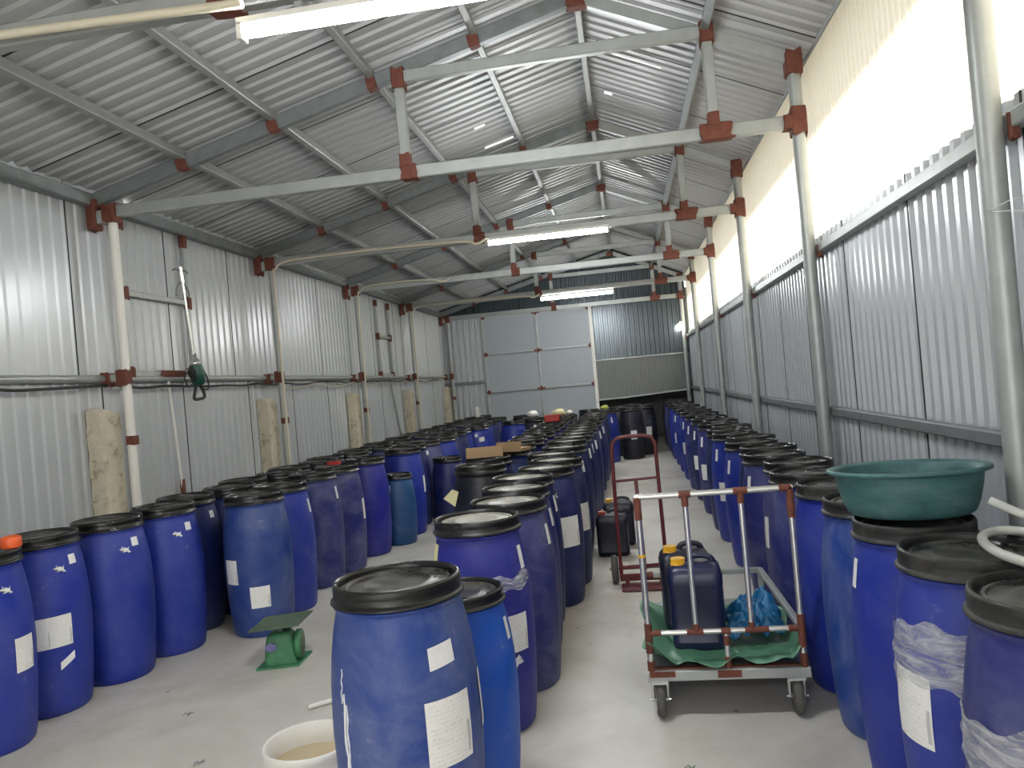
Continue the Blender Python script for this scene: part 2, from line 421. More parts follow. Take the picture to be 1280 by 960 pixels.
# roof sheets (corrugations run up the slope)
def roof(name, x0, x1, dz, ph, slits, tn):
    pr = prof(0, YB + .4 - Y0, .125, .017, 1.06, ph)
    for y, xa, xb in slits:
        for q in (y - Y0 - .006, y - Y0 + .006): pr.append((q, 0.0))
    base = sorted(pr[:-2 * len(slits)]); cuts = sorted(pr[-2 * len(slits):])
    def dat(q):
        for (s0, d0), (s1, d1) in zip(base, base[1:]):
            if s0 <= q <= s1: return d0 + (d1 - d0) * (q - s0) / max(1e-9, s1 - s0)
        return 0
    pr = sorted(base + [(q, dat(q)) for q, _ in cuts])
    zf = zl if x0 < XRG else zr
    xs = sorted({x0, x1} | {v for sl in slits for v in sl[1:]})
    mb = MB(); vs = []; fs = []; n = len(xs)
    for s_, d in pr:
        for x in xs: vs.append((x, Y0 + s_, zf(x) + dz + d))
    for i in range(len(pr) - 1):
        sm = (pr[i][0] + pr[i + 1][0]) / 2 + Y0
        for k in range(n - 1):
            xm = (xs[k] + xs[k + 1]) / 2
            if any(abs(sm - y) < .006 and xa < xm < xb for y, xa, xb in slits): continue
            fs.append((i * n + k, (i + 1) * n + k, (i + 1) * n + k + 1, i * n + k + 1))
    mb.add(vs, fs)
    lap_shadows(tn, base, (0, Y0, dz), (0, 1, 0), (0, 0, 1), lambda s: (x0, 0, zf(x0)), lambda s: (x1, 0, zf(x1)), .012)
    return struct(mb.build(name, M['roof']))
roof('ceiling_left', XW - .25, XRG, .11, .1, [(7.84, -1.23, -.93), (9.30, -1.32, -.91), (10.16, -1.27, -.95), (7.22, -1.22, -1.12), (6.42, -.60, -.54)], 'lap_shade_5')
roof('ceiling_right', XRG, XRW + .42, .11, .45, [(6.42, .12, .5), (9.9, .0, .42), (9.6, .05, .3), (12.27, .0, .10), (7.34, .03, .10), (5.68, .05, .45)], 'lap_shade_6')  # openings here stand in for lamp glare on the right slope ribs
# front wall behind the camera, with a wide open doorway
fm = MB()
fm.box((-3.65, Y0, 1.7), (.6, .03, 3.4)); fm.box((1.25, Y0, 1.8), (.35, .03, 3.6)); fm.box((-1.2, Y0, 3.55), (4.6, .03, 1.3))
struct(fm.build('wall_front', M['wall']))
# back wall
def zcl(a): return a
def back(name, x0, x1, z0, z1, mat, pitch=.1, depth=.022, y=YB, ph=.3, seam=1.07):
    f0 = z0 if callable(z0) else (lambda x: z0); f1 = z1 if callable(z1) else (lambda x: z1)
    pr = prof(0, x1 - x0, pitch, depth, seam, ph)
    return struct(sheet_mesh(pr, (x0, y, 0), (1, 0, 0), (0, 1, 0), lambda s: (0, 0, f0(x0 + s)), lambda s: (0, 0, f1(x0 + s))).build(name, mat))
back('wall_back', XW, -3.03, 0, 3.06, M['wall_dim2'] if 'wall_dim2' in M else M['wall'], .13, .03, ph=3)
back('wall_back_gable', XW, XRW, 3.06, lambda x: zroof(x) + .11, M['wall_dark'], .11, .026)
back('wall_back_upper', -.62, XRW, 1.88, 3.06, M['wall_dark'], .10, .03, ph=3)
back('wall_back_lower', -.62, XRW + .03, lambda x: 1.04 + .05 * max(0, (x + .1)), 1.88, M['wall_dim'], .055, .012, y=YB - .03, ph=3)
tr = MB(); tr.beam((-.62, YB - .05, 1.04), (-.1, YB - .05, 1.045), .04, .035); tr.beam((-.1, YB - .05, 1.045), (XRW - .12, YB - .05, 1.11), .04, .035)
tr.beam((-.62, YB - .05, 1.88), (XRW - .1, YB - .05, 1.88), .03, .03)
struct(tr.build('trim_1', M['galv']))
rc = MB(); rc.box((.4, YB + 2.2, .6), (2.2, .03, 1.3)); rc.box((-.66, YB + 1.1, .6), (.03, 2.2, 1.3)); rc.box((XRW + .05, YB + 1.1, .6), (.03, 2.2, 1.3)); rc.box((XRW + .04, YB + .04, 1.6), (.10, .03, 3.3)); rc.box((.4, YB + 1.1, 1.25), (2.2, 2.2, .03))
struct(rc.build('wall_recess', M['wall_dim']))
# back door: flat panels in a steel frame
dr = struct(bpy.data.objects.new('door_1', None)); COL.objects.link(dr); dr.location = (-1.81, YB, 0)
mb = MB()
for x0, x1 in ((-2.98, -1.81), (-1.81, -.65)):
    for z0, z1 in ((.02, .60), (.60, 1.40), (1.40, 2.22), (2.22, 3.03)):
        mb.box(((x0 + x1) / 2, YB + .01, (z0 + z1) / 2), (x1 - x0 - .012, .03, z1 - z0 - .012))
mb.build('door_panel', M['door_panel'], dr, True)
fr = MB()
for x, w in ((-2.99, .06), (-1.81, .04)): fr.beam((x, YB - .04, 0), (x, YB - .04, 3.05), w, .04)
for z in (.6, 1.40, 2.22, 3.04): fr.beam((-3.0, YB - .045, z), (-.65, YB - .045, z), .04, .035)
fr.build('door_frame', M['galv'], dr, True)
fr = MB(); fr.beam((-.64, YB - .06, 0), (-.64, YB - .06, 3.08), .07, .05); fr.build('door_jamb', M['white'], dr, True)
for x in (-2.96, -1.81, -.69):
    for z in (1.40, 2.22, 3.03):
        w_ = .09 if x == -1.81 else .05; h_ = .05
        q = [(-w_, -.02), (-.025, -.02), (-.02, -h_), (.02, -h_), (.025, -.02), (w_, -.018), (w_ * .9, .02), (.02, .02), (.022, h_), (-.02, h_), (-.02, .02), (-w_, .018)]
        vs = [(x + a, YB - .075, z + b) for a, b in q] + [(x + a, YB - .062, z + b) for a, b in q]; n_ = len(q)
        MB().add(vs, [tuple(range(n_)), tuple(range(n_, 2 * n_))[::-1]] + [(k, n_ + k, n_ + (k + 1) % n_, (k + 1) % n_) for k in range(n_)]).build('painted_joint', M['primer'], dr, True)

# ------------------------------------------------------------------ steel frame
def patchj(p, d, w, h, L, par, mat='primer', name='painted_joint', sub=False):
    """one ragged-ended coat of primer round a member: centre p, along d, section w x h, length L"""
    p = Vector(p); d = Vector(d).normalized(); up = Vector((0, 0, 1)) if abs(d.z) < .9 else Vector((0, 1, 0))
    sd_ = d.cross(up).normalized(); u = sd_.cross(d).normalized(); per = []
    for k in range(20):
        a = 2 * PI * k / 20; c, q = math.cos(a), math.sin(a)
        per.append((w / 2 * math.copysign(abs(c) ** .3, c), h / 2 * math.copysign(abs(q) ** .3, q)))
    vs = []
    for e in (-1, -.6, .6, 1):
        for x, y in per:
            j = random.uniform(-.12, .10) * L if abs(e) == 1 else 0
            g = 1 if abs(e) < 1 else .97
            vs.append(p + d * (e * L / 2 + j) + sd_ * x * g + u * y * g)
    fs = [(i * 20 + k, i * 20 + (k + 1) % 20, (i + 1) * 20 + (k + 1) % 20, (i + 1) * 20 + k) for i in range(3) for k in range(20)]
    fs += [tuple(range(20))[::-1], tuple(range(60, 80))]
    o = MB().add(vs, fs).build(name, M[mat])
    off = Vector(par.location) + (Vector(par.parent.location) if par.parent else Vector((0, 0, 0)))
    for v in o.data.vertices: v.co -= off
    o.parent = par; return o
def boxp(name, mat, par, c, dd, rot=None):
    return MB().box(c, dd, rot).build(name, M[mat], par, True)
posn = ['nearest, at the right edge', 'second from the camera', 'third from the camera', 'fourth from the camera', 'fifth from the camera', 'farthest, beside the back wall']
for i, y in enumerate(YT):
    t = thing('roof_truss', f'grey steel roof truss, {ORD[i]} from the camera', 'roof truss', (0, y, ZTIE), 0, 'steel trusses under the roof')
    MB().beam((XP - .02, y, ZTIE), (XR, y, ZTIE), .06, .09).build('tie_beam', M['galv'], t, True)
    MB().beam((XW + .02, y, zl(XW + .02)), (XRG, y, ZRG), .07, .10).build('left_rafter', M['galv_dark'], t, True)
    MB().beam((XRG, y, ZRG - .01), (XR + .05, y, zr(XR + .05)), .06, .08).build('right_rafter', M['galv'], t, True)
    MB().beam((XK - .02, y - .04, ZK), (XF, y - .04, ZK), .06, .08).build('collar_beam', M['galv'], t, True)
    for x in (XK, XF):
        v = MB().beam((x, y - .03, ZTIE), (x, y - .03, ZK), .07, .06).build('upright', M['galv'], t, True)
        patchj((x, y - .035, ZK - .01), (0, 0, 1), .095, .11, .14, v)
        patchj((x + .02, y - .01, ZTIE), (1, 0, 0), .105, .115, .20 if x > 0 else .11, v)
        patchj((x, y - .03, ZTIE + .08), (0, 0, 1), .08, .085, .09, v)
    patchj((XRG, y - .01, ZRG - .045), (1, 0, 0), .10, .09, .12, t)
    for x in (-3.115, -2.38, -1.61, -.85): patchj((x, y - .02, zl(x) - .02), (1, 0, .25), .085, .09, .07, t)
for i, y in enumerate(YT):
    if i == 0:
        lab = 'grey steel post on the right wall, nearest to the camera'
    else: lab = f'grey steel post on the right wall, {ORD[i]} from the camera'
    t = thing('steel_post', lab, 'post', (XR, y, 0), 0, 'posts along the right wall')
    MB().tube([(XR, y, 0), (XR, y, 3.52)], .042, 16).build('pipe', M['galv'], t, True)
    patchj((XR, y, 3.47), (0, 0, 1), .11, .11, .15, t); patchj((XR, y, ZTIE), (0, 0, 1), .105, .11, .17, t); patchj((XR - .04, y, ZTIE), (1, 0, 0), .105, .10, .10, t)
    patchj((XR + .055, y - .045, ZGU - .02), (0, 0, 1), .03, .03, .08, t)
for i, y in enumerate(YT[1:]):
    t = thing('steel_post', f'pale steel pipe post on the left wall, {ORD[i]} from the camera', 'post', (XP, y, 0), 0, 'posts along the left wall')
    MB().tube([(XP, y, 0), (XP, y, 3.05)], .034, 16).build('pipe', M['white' if i == 0 else 'galv'], t, True)
    for zz_, hh in ((3.04, .10), (ZGL, .06)): MB().beam((XW + .02, y - .03, zz_), (XP, y - .03, zz_), .06, hh).build('wall_bracket', M['galv'], t, True)
    patchj((XP, y - .01, 3.06), (0, 0, 1), .11, .11, .13, t); patchj((XW + .06, y - .03, 3.06), (0, 0, 1), .08, .10, .21, t)
    patchj((XP - .005, y - .02, ZGL), (0, 0, 1), .09, .09, .11, t); patchj((XW + .06, y - .03, ZGL - .01), (0, 0, 1), .08, .08, .10, t); patchj((XP + .012, y - .006, 1.34), (0, 0, 1), .070, .075, .06, t)
    # old concrete stub behind the post
    c = MB(); random.seed(20 + i)
    def pil(u, v, y=y):
        per = [(-.085, -.24), (.035, -.24), (.035, -.02), (-.085, -.02)]
        k = u * 4; a = int(k) % 4; q = k - int(k); p0, p1 = per[a], per[(a + 1) % 4]
        rg = .004 * math.sin(v * 41 + u * 13) + .003 * math.sin(v * 97 + u * 31)
        top = 1.58 + (.02 * math.sin(u * 9) if v > .99 else 0)
        return (-3.84 + p0[0] * (1 - q) + p1[0] * q + rg * .5, y + p0[1] * (1 - q) + p1[1] * q + rg, v * top)
    c.grid(pil, 16, 30)
    tp = [pil((a + .5) / 16, 1.0) for a in range(16)]; c.add(tp, [tuple(range(16))])
    tag(c.build('concrete_stub', M['concrete'], loc=(-3.84, y, 0), world=True, sharp=40), f'broken cream concrete stub behind the {ORD[i]} left wall post', 'concrete post', 'old concrete stubs along the left wall')
# purlins
for n, x in enumerate((-3.115, -2.38, -1.615, -.85, XRG)):
    lab = f'long roof purlin, {ORD[n]} up from the left wall' if x != XRG else 'long steel ridge purlin at the roof peak'
    zz = zroof(x) + .05
    o = MB().beam((x, Y0, zz), (x, YB, zz), .05, .08, up=(-.247 if x < XRG else 0, 0, 1)).build('purlin', M['purlin'], loc=(x, 0, zz), world=True)
    tag(o, lab, 'purlin', 'roof purlins')
o = MB().beam((XF, Y0, zr(XF) + .035), (XF, YB, zr(XF) + .035), .06, .09, up=(.42, 0, 1)).build('purlin', M['galv_dark'], loc=(XF, 0, zr(XF) + .06), world=True)
tag(o, 'dark roof purlin on the right slope between ridge and right wall', 'purlin', 'roof purlins')
o = MB().beam((XW + .04, Y0, zl(XW) + .01), (XW + .04, YB, zl(XW) + .01), .07, .10).build('eave_beam', M['galv_dark'], loc=(XW + .04, 0, zl(XW)), world=True)
tag(o, 'dark steel eave beam along the top of the left wall', 'beam')
o = MB().tube([(XRW - .015, Y0, zr(XRW) + .03), (XRW - .015, YB, zr(XRW) + .03)], .012, 8).build('eave_rod', M['galv_dark'], loc=(XRW, 0, zr(XRW)), world=True)
tag(o, 'thin dark rod where the roof meets the translucent right wall', 'rod')
# wall rails, one per bay
for i in range(len(YT)):
    ya = YT[i - 1] if i else Y0; yb = YT[i]
    for z, nm, m, w in ((ZGU, 'upper', 'galv', .06), (ZGD, 'lower', 'galv_dark', .055)):
        o = MB().beam((XRW - .032, ya + .005, z), (XRW - .032, yb - .005, z), .05, w).build('wall_rail', M[m], loc=(XRW - .03, (ya + yb) / 2, z), world=True)
        tag(o, f'{nm} grey steel rail on the right wall, {ORD[i]} bay from the camera', 'rail', 'rails on the right wall')
    o = MB().tube([(XW + .04, ya + .005, ZGL), (XW + .04, yb - .005, ZGL)], .028, 10).build('wall_rail', M['galv'], loc=(XW + .04, (ya + yb) / 2, ZGL), world=True)
    tag(o, f'pale pipe rail on the left wall, {ORD[i]} bay from the camera', 'rail', 'rails on the left wall')
o = MB().beam((XW, YB - .03, 1.64), (-3.02, YB - .03, 1.64), .05, .06).build('wall_rail', M['galv_dark'], loc=(-3.4, YB - .03, 1.64), world=True)
tag(o, 'short rail on the back wall left of the door', 'rail')
# hatch frames on the left wall
for (ya, yb, z0, z1, lab) in ((5.62, 6.52, 1.86, 3.10, 'steel hatch frame high on the left wall, behind the hanging mixer'), (11.95, 12.60, 1.86, 3.05, 'small steel hatch frame high on the left wall, far from the camera')):
    x = XW + .035; t = thing('hatch_frame', lab, 'window frame', (x, (ya + yb) / 2, z0))
    a = MB()
    for yy in (ya, yb): a.beam((x, yy, z0), (x, yy, z1), .04, .04)
    for zz in (z0, (z0 + z1) / 2 + .03): a.beam((x, ya, zz), (x, yb, zz), .04, .045)
    a.build('frame', M['galv'], t, True)
    for yy in (ya, yb):
        for zz in (z0, (z0 + z1) / 2 + .03, z1 - .03): patchj((x + .004, yy, zz), (0, 0, 1), .055, .06, .10, t)
    if ya < 6: patchj((x + .006, 6.18, z0), (0, 1, 0), .055, .06, .34, t)
o = MB().tube([(XW + .05, 6.10, 1.80), (XW + .05, 6.18, .80)], .012, 8); 
t = thing('thin_rod', 'thin pale rod with a rusty end hanging below the hatch frame', 'rod', (XW + .05, 6.18, .8)); o.build('rod', M['white'], t, True)
MB().box((XW + .05, 6.18, .86), (.03, .035, .16)).build('rusty_end', M['primer'], t, True)
t = thing('thin_rod', 'pale rod leaning below the far hatch frame on left wall', 'rod', (XW + .05, 12.8, .8))
MB().tube([(XW + .05, 12.35, 1.80), (XW + .05, 12.75, .75)], .02, 8).build('rod', M['galv'], t, True); MB().box((XW + .05, 12.74, .80), (.03, .05, .16)).build('rusty_end', M['primer'], t, True)

# ------------------------------------------------------------------ lamps
def tube_lamp(x0, x1, y, z, lab):
    t = thing('tube_lamp', lab, 'lamp', ((x0 + x1) / 2, y, z), 0, 'ceiling tube lamps')
    MB().tube([(x0 + .02, y, z), (x1 - .02, y, z)], .022, 14).build('lit_tube', M['tube'], t, True)
    MB().beam((x0, y, z + .038), (x1, y, z + .038), .05, .03).build('batten', M['white'], t, True)
    for q in (x0 + .01, x1 - .01): boxp('end_cap', 'white', t, (q, y, z), (.02, .05, .06))
    for q in (.2, .8): boxp('bracket', 'galv', t, (x0 + (x1 - x0) * q, y + .02, z + .06), (.03, .05, .05))
tube_lamp(-1.36, -.12, 2.80, 2.95, 'lit white tube lamp overhead at the top edge, nearest the camera')
tube_lamp(-1.31, -.04, 7.92, 3.005, 'lit white tube lamp under the third truss, middle of the hall')
tube_lamp(-1.36, -.08, 13.38, 2.965, 'lit white tube lamp under the fifth truss, farthest away')
tube_lamp(-1.36, -.12, -2.4, 3.0, 'unseen tube lamp added behind the camera to light the foreground')  # unseen lamp, put in to brighten the near floor and drums
t = thing('wall_bulb', 'small round lit bulb on the back right corner', 'lamp', (1.17, YB - .25, 2.38))
MB().lathe([(0, -.06), (.035, -.05), (.055, -.02), (.06, .01), (.045, .045), (.025, .065), (0, .07)], 20, (1.17, YB - .25, 2.40)).build('bulb', M['bulb'], t, True)
MB().tube([(1.17, YB - .25, 2.47), (1.2, YB - .2, 2.52), (1.27, YB - .05, 2.5)], .02, 8).build('arm', M['white'], t, True)
def curve_pts(P, n=8):
    P = [Vector(p) for p in P]; Q = [P[0]] + P + [P[-1]]; out = []
    for i in range(1, len(Q) - 2):
        a, b, c, d = Q[i - 1:i + 3]
        for k in range(n):
            t = k / n; out.append(.5 * ((2 * b) + (c - a) * t + (2 * a - 5 * b + 4 * c - d) * t * t + (3 * b - a - 3 * c + d) * t ** 3))
    out.append(P[-1]); return out
def pipe(name, P, r, mat, lab, cat, n=8, seg=8, group=None):
    q = curve_pts(P, n) if n else [Vector(p) for p in P]
    o = MB().tube(q, r, seg).build(name, mat, loc=tuple(q[0]), world=True); return tag(o, lab, cat, group)
def conduit(y, z, xe, r, lab, zlow=.05):
    pipe('conduit', [(XP + .06, y - .03, zlow), (XP + .06, y - .03, 1.2), (XP + .06, y - .03, z - .25), (XP + .08, y - .03, z - .08), (XP + .22, y - .03, z), (XP + .6, y - .03, z + .01), ((XP + xe) / 2, y - .035, z + .015),
         (xe - .3, y - .035, z - .01), (xe - .12, y - .035, z - .05), (xe, y - .03, z)], r, M['cream_pipe'], lab, 'conduit')
conduit(YT[2] - .05, 3.06, -1.3, .014, 'cream cable pipe bending from left wall to the middle tube lamp')
conduit(YT[3] - .05, 3.10, -2.3, .012, 'cream cable pipe bending off the third left wall post')
conduit(YT[4] - .05, 3.06, -1.36, .014, 'cream cable pipe bending from left wall to the farthest tube lamp')
pipe('conduit', [(XP + .06, 2.70, 1.2), (XP + .06, 2.70, 2.8), (XP + .2, 2.70, 3.01), (-2.6, 2.70, 3.05), (-1.3, 2.72, 3.02)], .018, M['cream_pipe'], 'cream cable pipe along the nearest tie beam, top left corner', 'conduit')
# cables clipped under the left rail
P = []; y = Y0 + .3; random.seed(3)
while y < 16.2: P.append((XW + .080, y, ZGL - .050 - random.uniform(0, .03))); y += .33
pipe('electric_cable', P, .011, M['black_cable'], 'black cable sagging along under the left wall rail', 'cable', 3, 6)
P = []; y = 8.1
while y < 16.2: P.append((XW + .10, y, ZGL - .07 - .05 * abs(math.sin(y * 2.4)))); y += .2
pipe('electric_cable', P, .008, M['cream_pipe'], 'thin cream cable looping under the far left wall rail', 'cable', 3, 6)
for k, (a, b, c) in enumerate((((1.23, 2.75, 1.94), (1.30, 2.62, 1.95), (1.34, 2.45, 1.80)), ((1.24, 2.75, 1.935), (1.31, 2.60, 1.88), (1.33, 2.5, 1.66)))):
    pipe('loose_string', [a, b, c], .0016, M['white'], ['loose white string at the nearest right post, upper strand', 'loose white string at the nearest right post, lower strand'][k], 'string', 6, 5)

# ------------------------------------------------------------------ drums
DP = [(0, .004), (.165, .004), (.18, 0), (.190, .012), (.197, .05), (.207, .14), (.2145, .25), (.220, .36), (.2225, .44), (.222, .452), (.2235, .46), (.2225, .52), (.219, .62),
      (.211, .71), (.200, .785), (.191, .83), (.186, .848), (.187, .854), (.1935, .858), (.1945, .864), (.187, .868), (.180, .875), (.178, .90), (.15, .902)]
RP = [(.184, .870), (.198, .869), (.2015, .872), (.2005, .877), (.195, .8815), (.1915, .886), (.1925, .900), (.1920, .902), (.1925, .904), (.1925, .921), (.190, .9275), (.185, .930), (.180, .9275), (.177, .918), (.176, .902)]
LP = [(.177, .904), (.166, .905), (.160, .914), (.152, .914), (.147, .907), (.11, .909), (.105, .913), (.095, .913), (.09, .909), (0, .911)]
def drad(z):
    for (r0, z0), (r1, z1) in zip(DP[3:], DP[4:]):
        if z0 <= z <= z1: return r0 + (r1 - r0) * (z - z0) / max(1e-6, z1 - z0)
    return .2
def patch(w, z0, z1, skew=0.0, off=.0018, ragged=0, nu=8, nv=6):
    mb = MB()
    def fn(u, v):
        z = z0 + (z1 - z0) * v + skew * (u - .5); r = drad(z) + off; a = (u - .5) * w / .225
        if ragged and (u in (0, 1) or v in (0, 1)): a += random.uniform(-1, 1) * ragged / .2; z += random.uniform(-1, 1) * ragged
        return (r * math.cos(a), r * math.sin(a), z)
    return mb.grid(fn, nu, nv, True, True)
def film(z0, z1, a0, a1, amp=.006, seed=1):
    random.seed(seed); mb = MB(); ph = [random.uniform(0, 6) for _ in range(6)]
    def fn(u, v):
        a = a0 + (a1 - a0) * u
        zz = z0 + (z1 - z0) * v + .018 * math.sin(a * 3 + ph[0]) + .010 * math.sin(a * 11 + ph[1] + v * 2)
        r = drad(zz) + .003 + amp * (.5 + .5 * math.sin(v * 17 + a * 4 + ph[2])) * (.5 + .5 * math.sin(v * 31 - a * 9 + ph[3]))
        return (r * math.cos(a), r * math.sin(a), zz)
    return mb.grid(fn, 72, 14)
body0 = MB().lathe(DP, 40)
BODY = {k: body0.mesh('drum_body', M['d_' + k]) for k in DC}
for me in BODY.values(): me.set_sharp_from_angle(angle=math.radians(60))
RING = {k: MB().lathe(RP, 40).mesh('lid_ring', M[k]) for k in ('ring', 'ring_dusty')}
for me in RING.values(): me.set_sharp_from_angle(angle=math.radians(50))
LID = {k: MB().lathe(LP, 40).mesh('lid', M[k]) for k in ('lid', 'lid_pale')}
for me in LID.values(): me.set_sharp_from_angle(angle=math.radians(50))
random.seed(5)
PM = {'big': patch(.155, .40, .60).mesh('paper_label', M['label']), 'mid': patch(.11, .36, .52).mesh('paper_label', M['label']),
      'low': patch(.13, .20, .34).mesh('paper_label', M['label']),
      'top': patch(.05, .765, .815).mesh('sticker', M['sticker']), 'strip': patch(.035, .70, .80).mesh('sticker', M['sticker']),
      'scrap': patch(.05, .74, .765, 0, .0015, .012).mesh('sticker_scrap', M['sticker']), 'tilt': patch(.075, .26, .30, .045).mesh('sticker', M['sticker']),
      'small': patch(.09, .69, .755, .01).mesh('sticker', M['sticker']), 'tall': patch(.05, .44, .62).mesh('paper_label', M['label']),
      'lowscrap': patch(.06, .30, .34, 0, .0015, .012).mesh('sticker_scrap', M['sticker'])}
def link(me, name, par, rz=0):
    o = bpy.data.objects.new(name, me); COL.objects.link(o); o.parent = par; o.rotation_euler = (0, 0, rz); return o
PROTO = {}
def proto(col, pale):
    k = (col, pale)
    if k not in PROTO: PROTO[k] = (BODY[col], RING['ring' if pale != 'd' else 'ring_dusty'], LID['lid_pale' if pale == 'p' else 'lid'])
    return PROTO[k]
DRUMS = []
def drum(x, y, col, label, group, marks=(), pale='n', scale=(1, 1, 1), tilt=0):
    t = thing('plastic_drum', label, 'drum', (x, y, .001), 0, group); t.scale = scale
    b, r, l = proto(col, pale)
    rz = random.uniform(0, 6.28)
    link(b, 'body', t, rz); link(r, 'lid_ring', t, rz); link(l, 'lid', t, rz)
    pc = math.atan2(-y, -x)
    for kind, s_ in marks:
        s_ = max(-1.3, min(1.3, s_)); a = pc + (math.asin(s_) if abs(s_) <= 1 else math.copysign(PI / 2 + (abs(s_) - 1), s_))
        nm = {'big': 'paper_label', 'mid': 'paper_label', 'low': 'paper_label', 'tall': 'paper_label', 'scrap': 'sticker_scrap', 'lowscrap': 'sticker_scrap'}.get(kind, 'sticker')
        link(PM[kind], nm, t, a)
    DRUMS.append((x, y)); return t, pc
random.seed(11)
# --- left wall row
GL = 'drums in the row along the left wall'
lw = [('royal', [('mid', .75), ('scrap', .55)]), ('royal', [('mid', -.15), ('mid', .30), ('tilt', .40), ('top', .72), ('scrap', .42)]), ('royal', [('top', .66), ('scrap', .40)]),
      ('royal', [('top', .68), ('scrap', .36), ('lowscrap', -.93)]), ('midnight', [('top', .80)]), ('navy', []), ('navy', []), ('purple', []), ('navy', []), ('navy', [])]
y = 3.27; n = 0
while y < 16.1:
    x = -3.12 + (.055 if n % 2 else -.045)
    if n < 6: x, y = [(-3.14, 3.24), (-3.18, 3.69), (-3.10, 4.135), (-3.03, 4.58), (-3.14, 5.02), (-3.05, 5.46)][n]
    col, mk = lw[n] if n < len(lw) else (random.choice(['navy', 'royal', 'purple', 'midnight']), [])
    drum(x, y, col, f'{DW[col]} drum with black lid, {ORD[n]} from the front in the left wall row', GL, mk)
    y += .437; n += 1
# --- left aisle row
GA = 'drums in the left row beside the aisle'
la = [(-2.56, 4.89, 'blue', [('mid', -.80), ('low', -.05)]), (-2.60, 5.38, 'royal', [('strip', .93)]), (-2.64, 6.06, 'purple', [('strip', .88), ('strip', -.3)][:1]), (-2.62, 6.55, 'purple', [('tall', .93)]),
      (-2.58, 7.16, 'violet', []), (-2.47, 8.09, 'royal', [('tall', .93)]), (-2.55, 8.62, 'navy', []), (-2.50, 9.12, 'purple', [('top', .1)]), (-2.42, 9.62, 'royal', []), (-2.5, 10.12, 'purple', []),
      (-2.48, 10.62, 'navy', []), (-2.52, 11.12, 'royal', []), (-2.36, 11.75, 'royal', [('top', -.1), ('small', .3), ('mid', .5)]), (-2.46, 12.3, 'navy', []), (-2.5, 12.8, 'royal', []), (-2.5, 13.3, 'navy', []), (-2.48, 14.3, 'navy', [])]
for n, (x, y, col, mk) in enumerate(la):
    drum(x, y, col, f'{DW[col]} drum with black lid, {ORD[n]} from the front in the left aisle row', GA, mk)
drum(-2.40, 7.58, 'teal', 'short teal blue drum between the fifth and sixth left aisle drums', GA, [('strip', -.5)], scale=(.80, .80, .76))
drum(-2.13, 8.70, 'navy', 'short navy drum at the aisle edge past the teal one', GA, [], scale=(.85, .85, .80))
# --- centre rows
GM = 'drums in the centre row'
random.seed(21)
t, pc = drum(-.775, 2.36, 'steel', 'large dusty blue drum in the foreground with two white labels', GM, [('small', .50), ('big', .52), ('tall', .985)], 'n', (1.05, 1.05, 1))
FR = t
drum(-.70, 2.84, 'azure', 'shorter bright azure drum directly behind the big foreground drum', GM, [('strip', .92)], 'n', (.90, .90, .81))
cm = [(-.72, 3.40, 'violet', [('strip', .86), ('mid', .62), ('lowscrap', .55)]), (-.65, 3.86, 'purple', [('strip', .90)]), (-.68, 4.33, 'purple', [('strip', .92)]), (-.70, 4.80, 'navy', [('strip', .92)]),
      (-.60, 5.26, 'navy', [('big', .60), ('scrap', .2)]), (-.57, 5.74, 'midnight', [('big', .75)]), (-.66, 6.22, 'navy', []), (-.60, 6.80, 'navy', [('strip', .75), ('lowscrap', .4)]), (-.62, 7.45, 'navy', [('mid', .7)]),
      (-.60, 7.93, 'midnight', [('strip', .8)])]
for n, (x, y, col, mk) in enumerate(cm):
    drum(x, y, col, f'{DW[col]} drum with pale dusty lid, {ORD[n]} behind the azure drum in centre row', GM, mk, 'p')
y = 8.42; n = len(cm)
while y < 13.2:
    x = -.60 + random.uniform(-.03, .03) + (.05 if y > 11 else 0); col = random.choice(['navy', 'midnight', 'navy', 'purple'])
    drum(x, y, col, f'{DW[col]} drum, {ORD[n]} behind the azure drum in centre row', GM, [('strip', .8)] if random.random() < .6 else [], 'p' if y < 9.5 else 'n'); y += .482; n += 1
drum(-.42, 13.75, 'royal', 'royal blue drum with white side label, last in the centre row', GM, [('strip', .5), ('tall', .1)])
GN = 'drums in the second centre row'
cb = [(-1.15, 5.72, 'dark'), (-1.19, 6.28, 'navy'), (-1.10, 6.93, 'blue'), (-1.13, 7.50, 'navy'), (-1.10, 8.0, 'navy'), (-1.12, 8.5, 'midnight'), (-1.08, 9.0, 'navy'), (-1.12, 9.5, 'navy'), (-1.1, 10.0, 'navy'),
      (-1.08, 10.5, 'midnight'), (-1.1, 11.0, 'navy'), (-1.1, 11.5, 'navy'), (-1.1, 12.0, 'navy'), (-1.06, 12.5, 'navy'), (-1.06, 13.0, 'navy')]
for n, (x, y, col) in enumerate(cb):
    drum(x, y, col, f'{DW[col]} drum, {ORD[n]} from the front in the second centre row', GN, [], 'n')
GB = 'drums at the back of the hall'
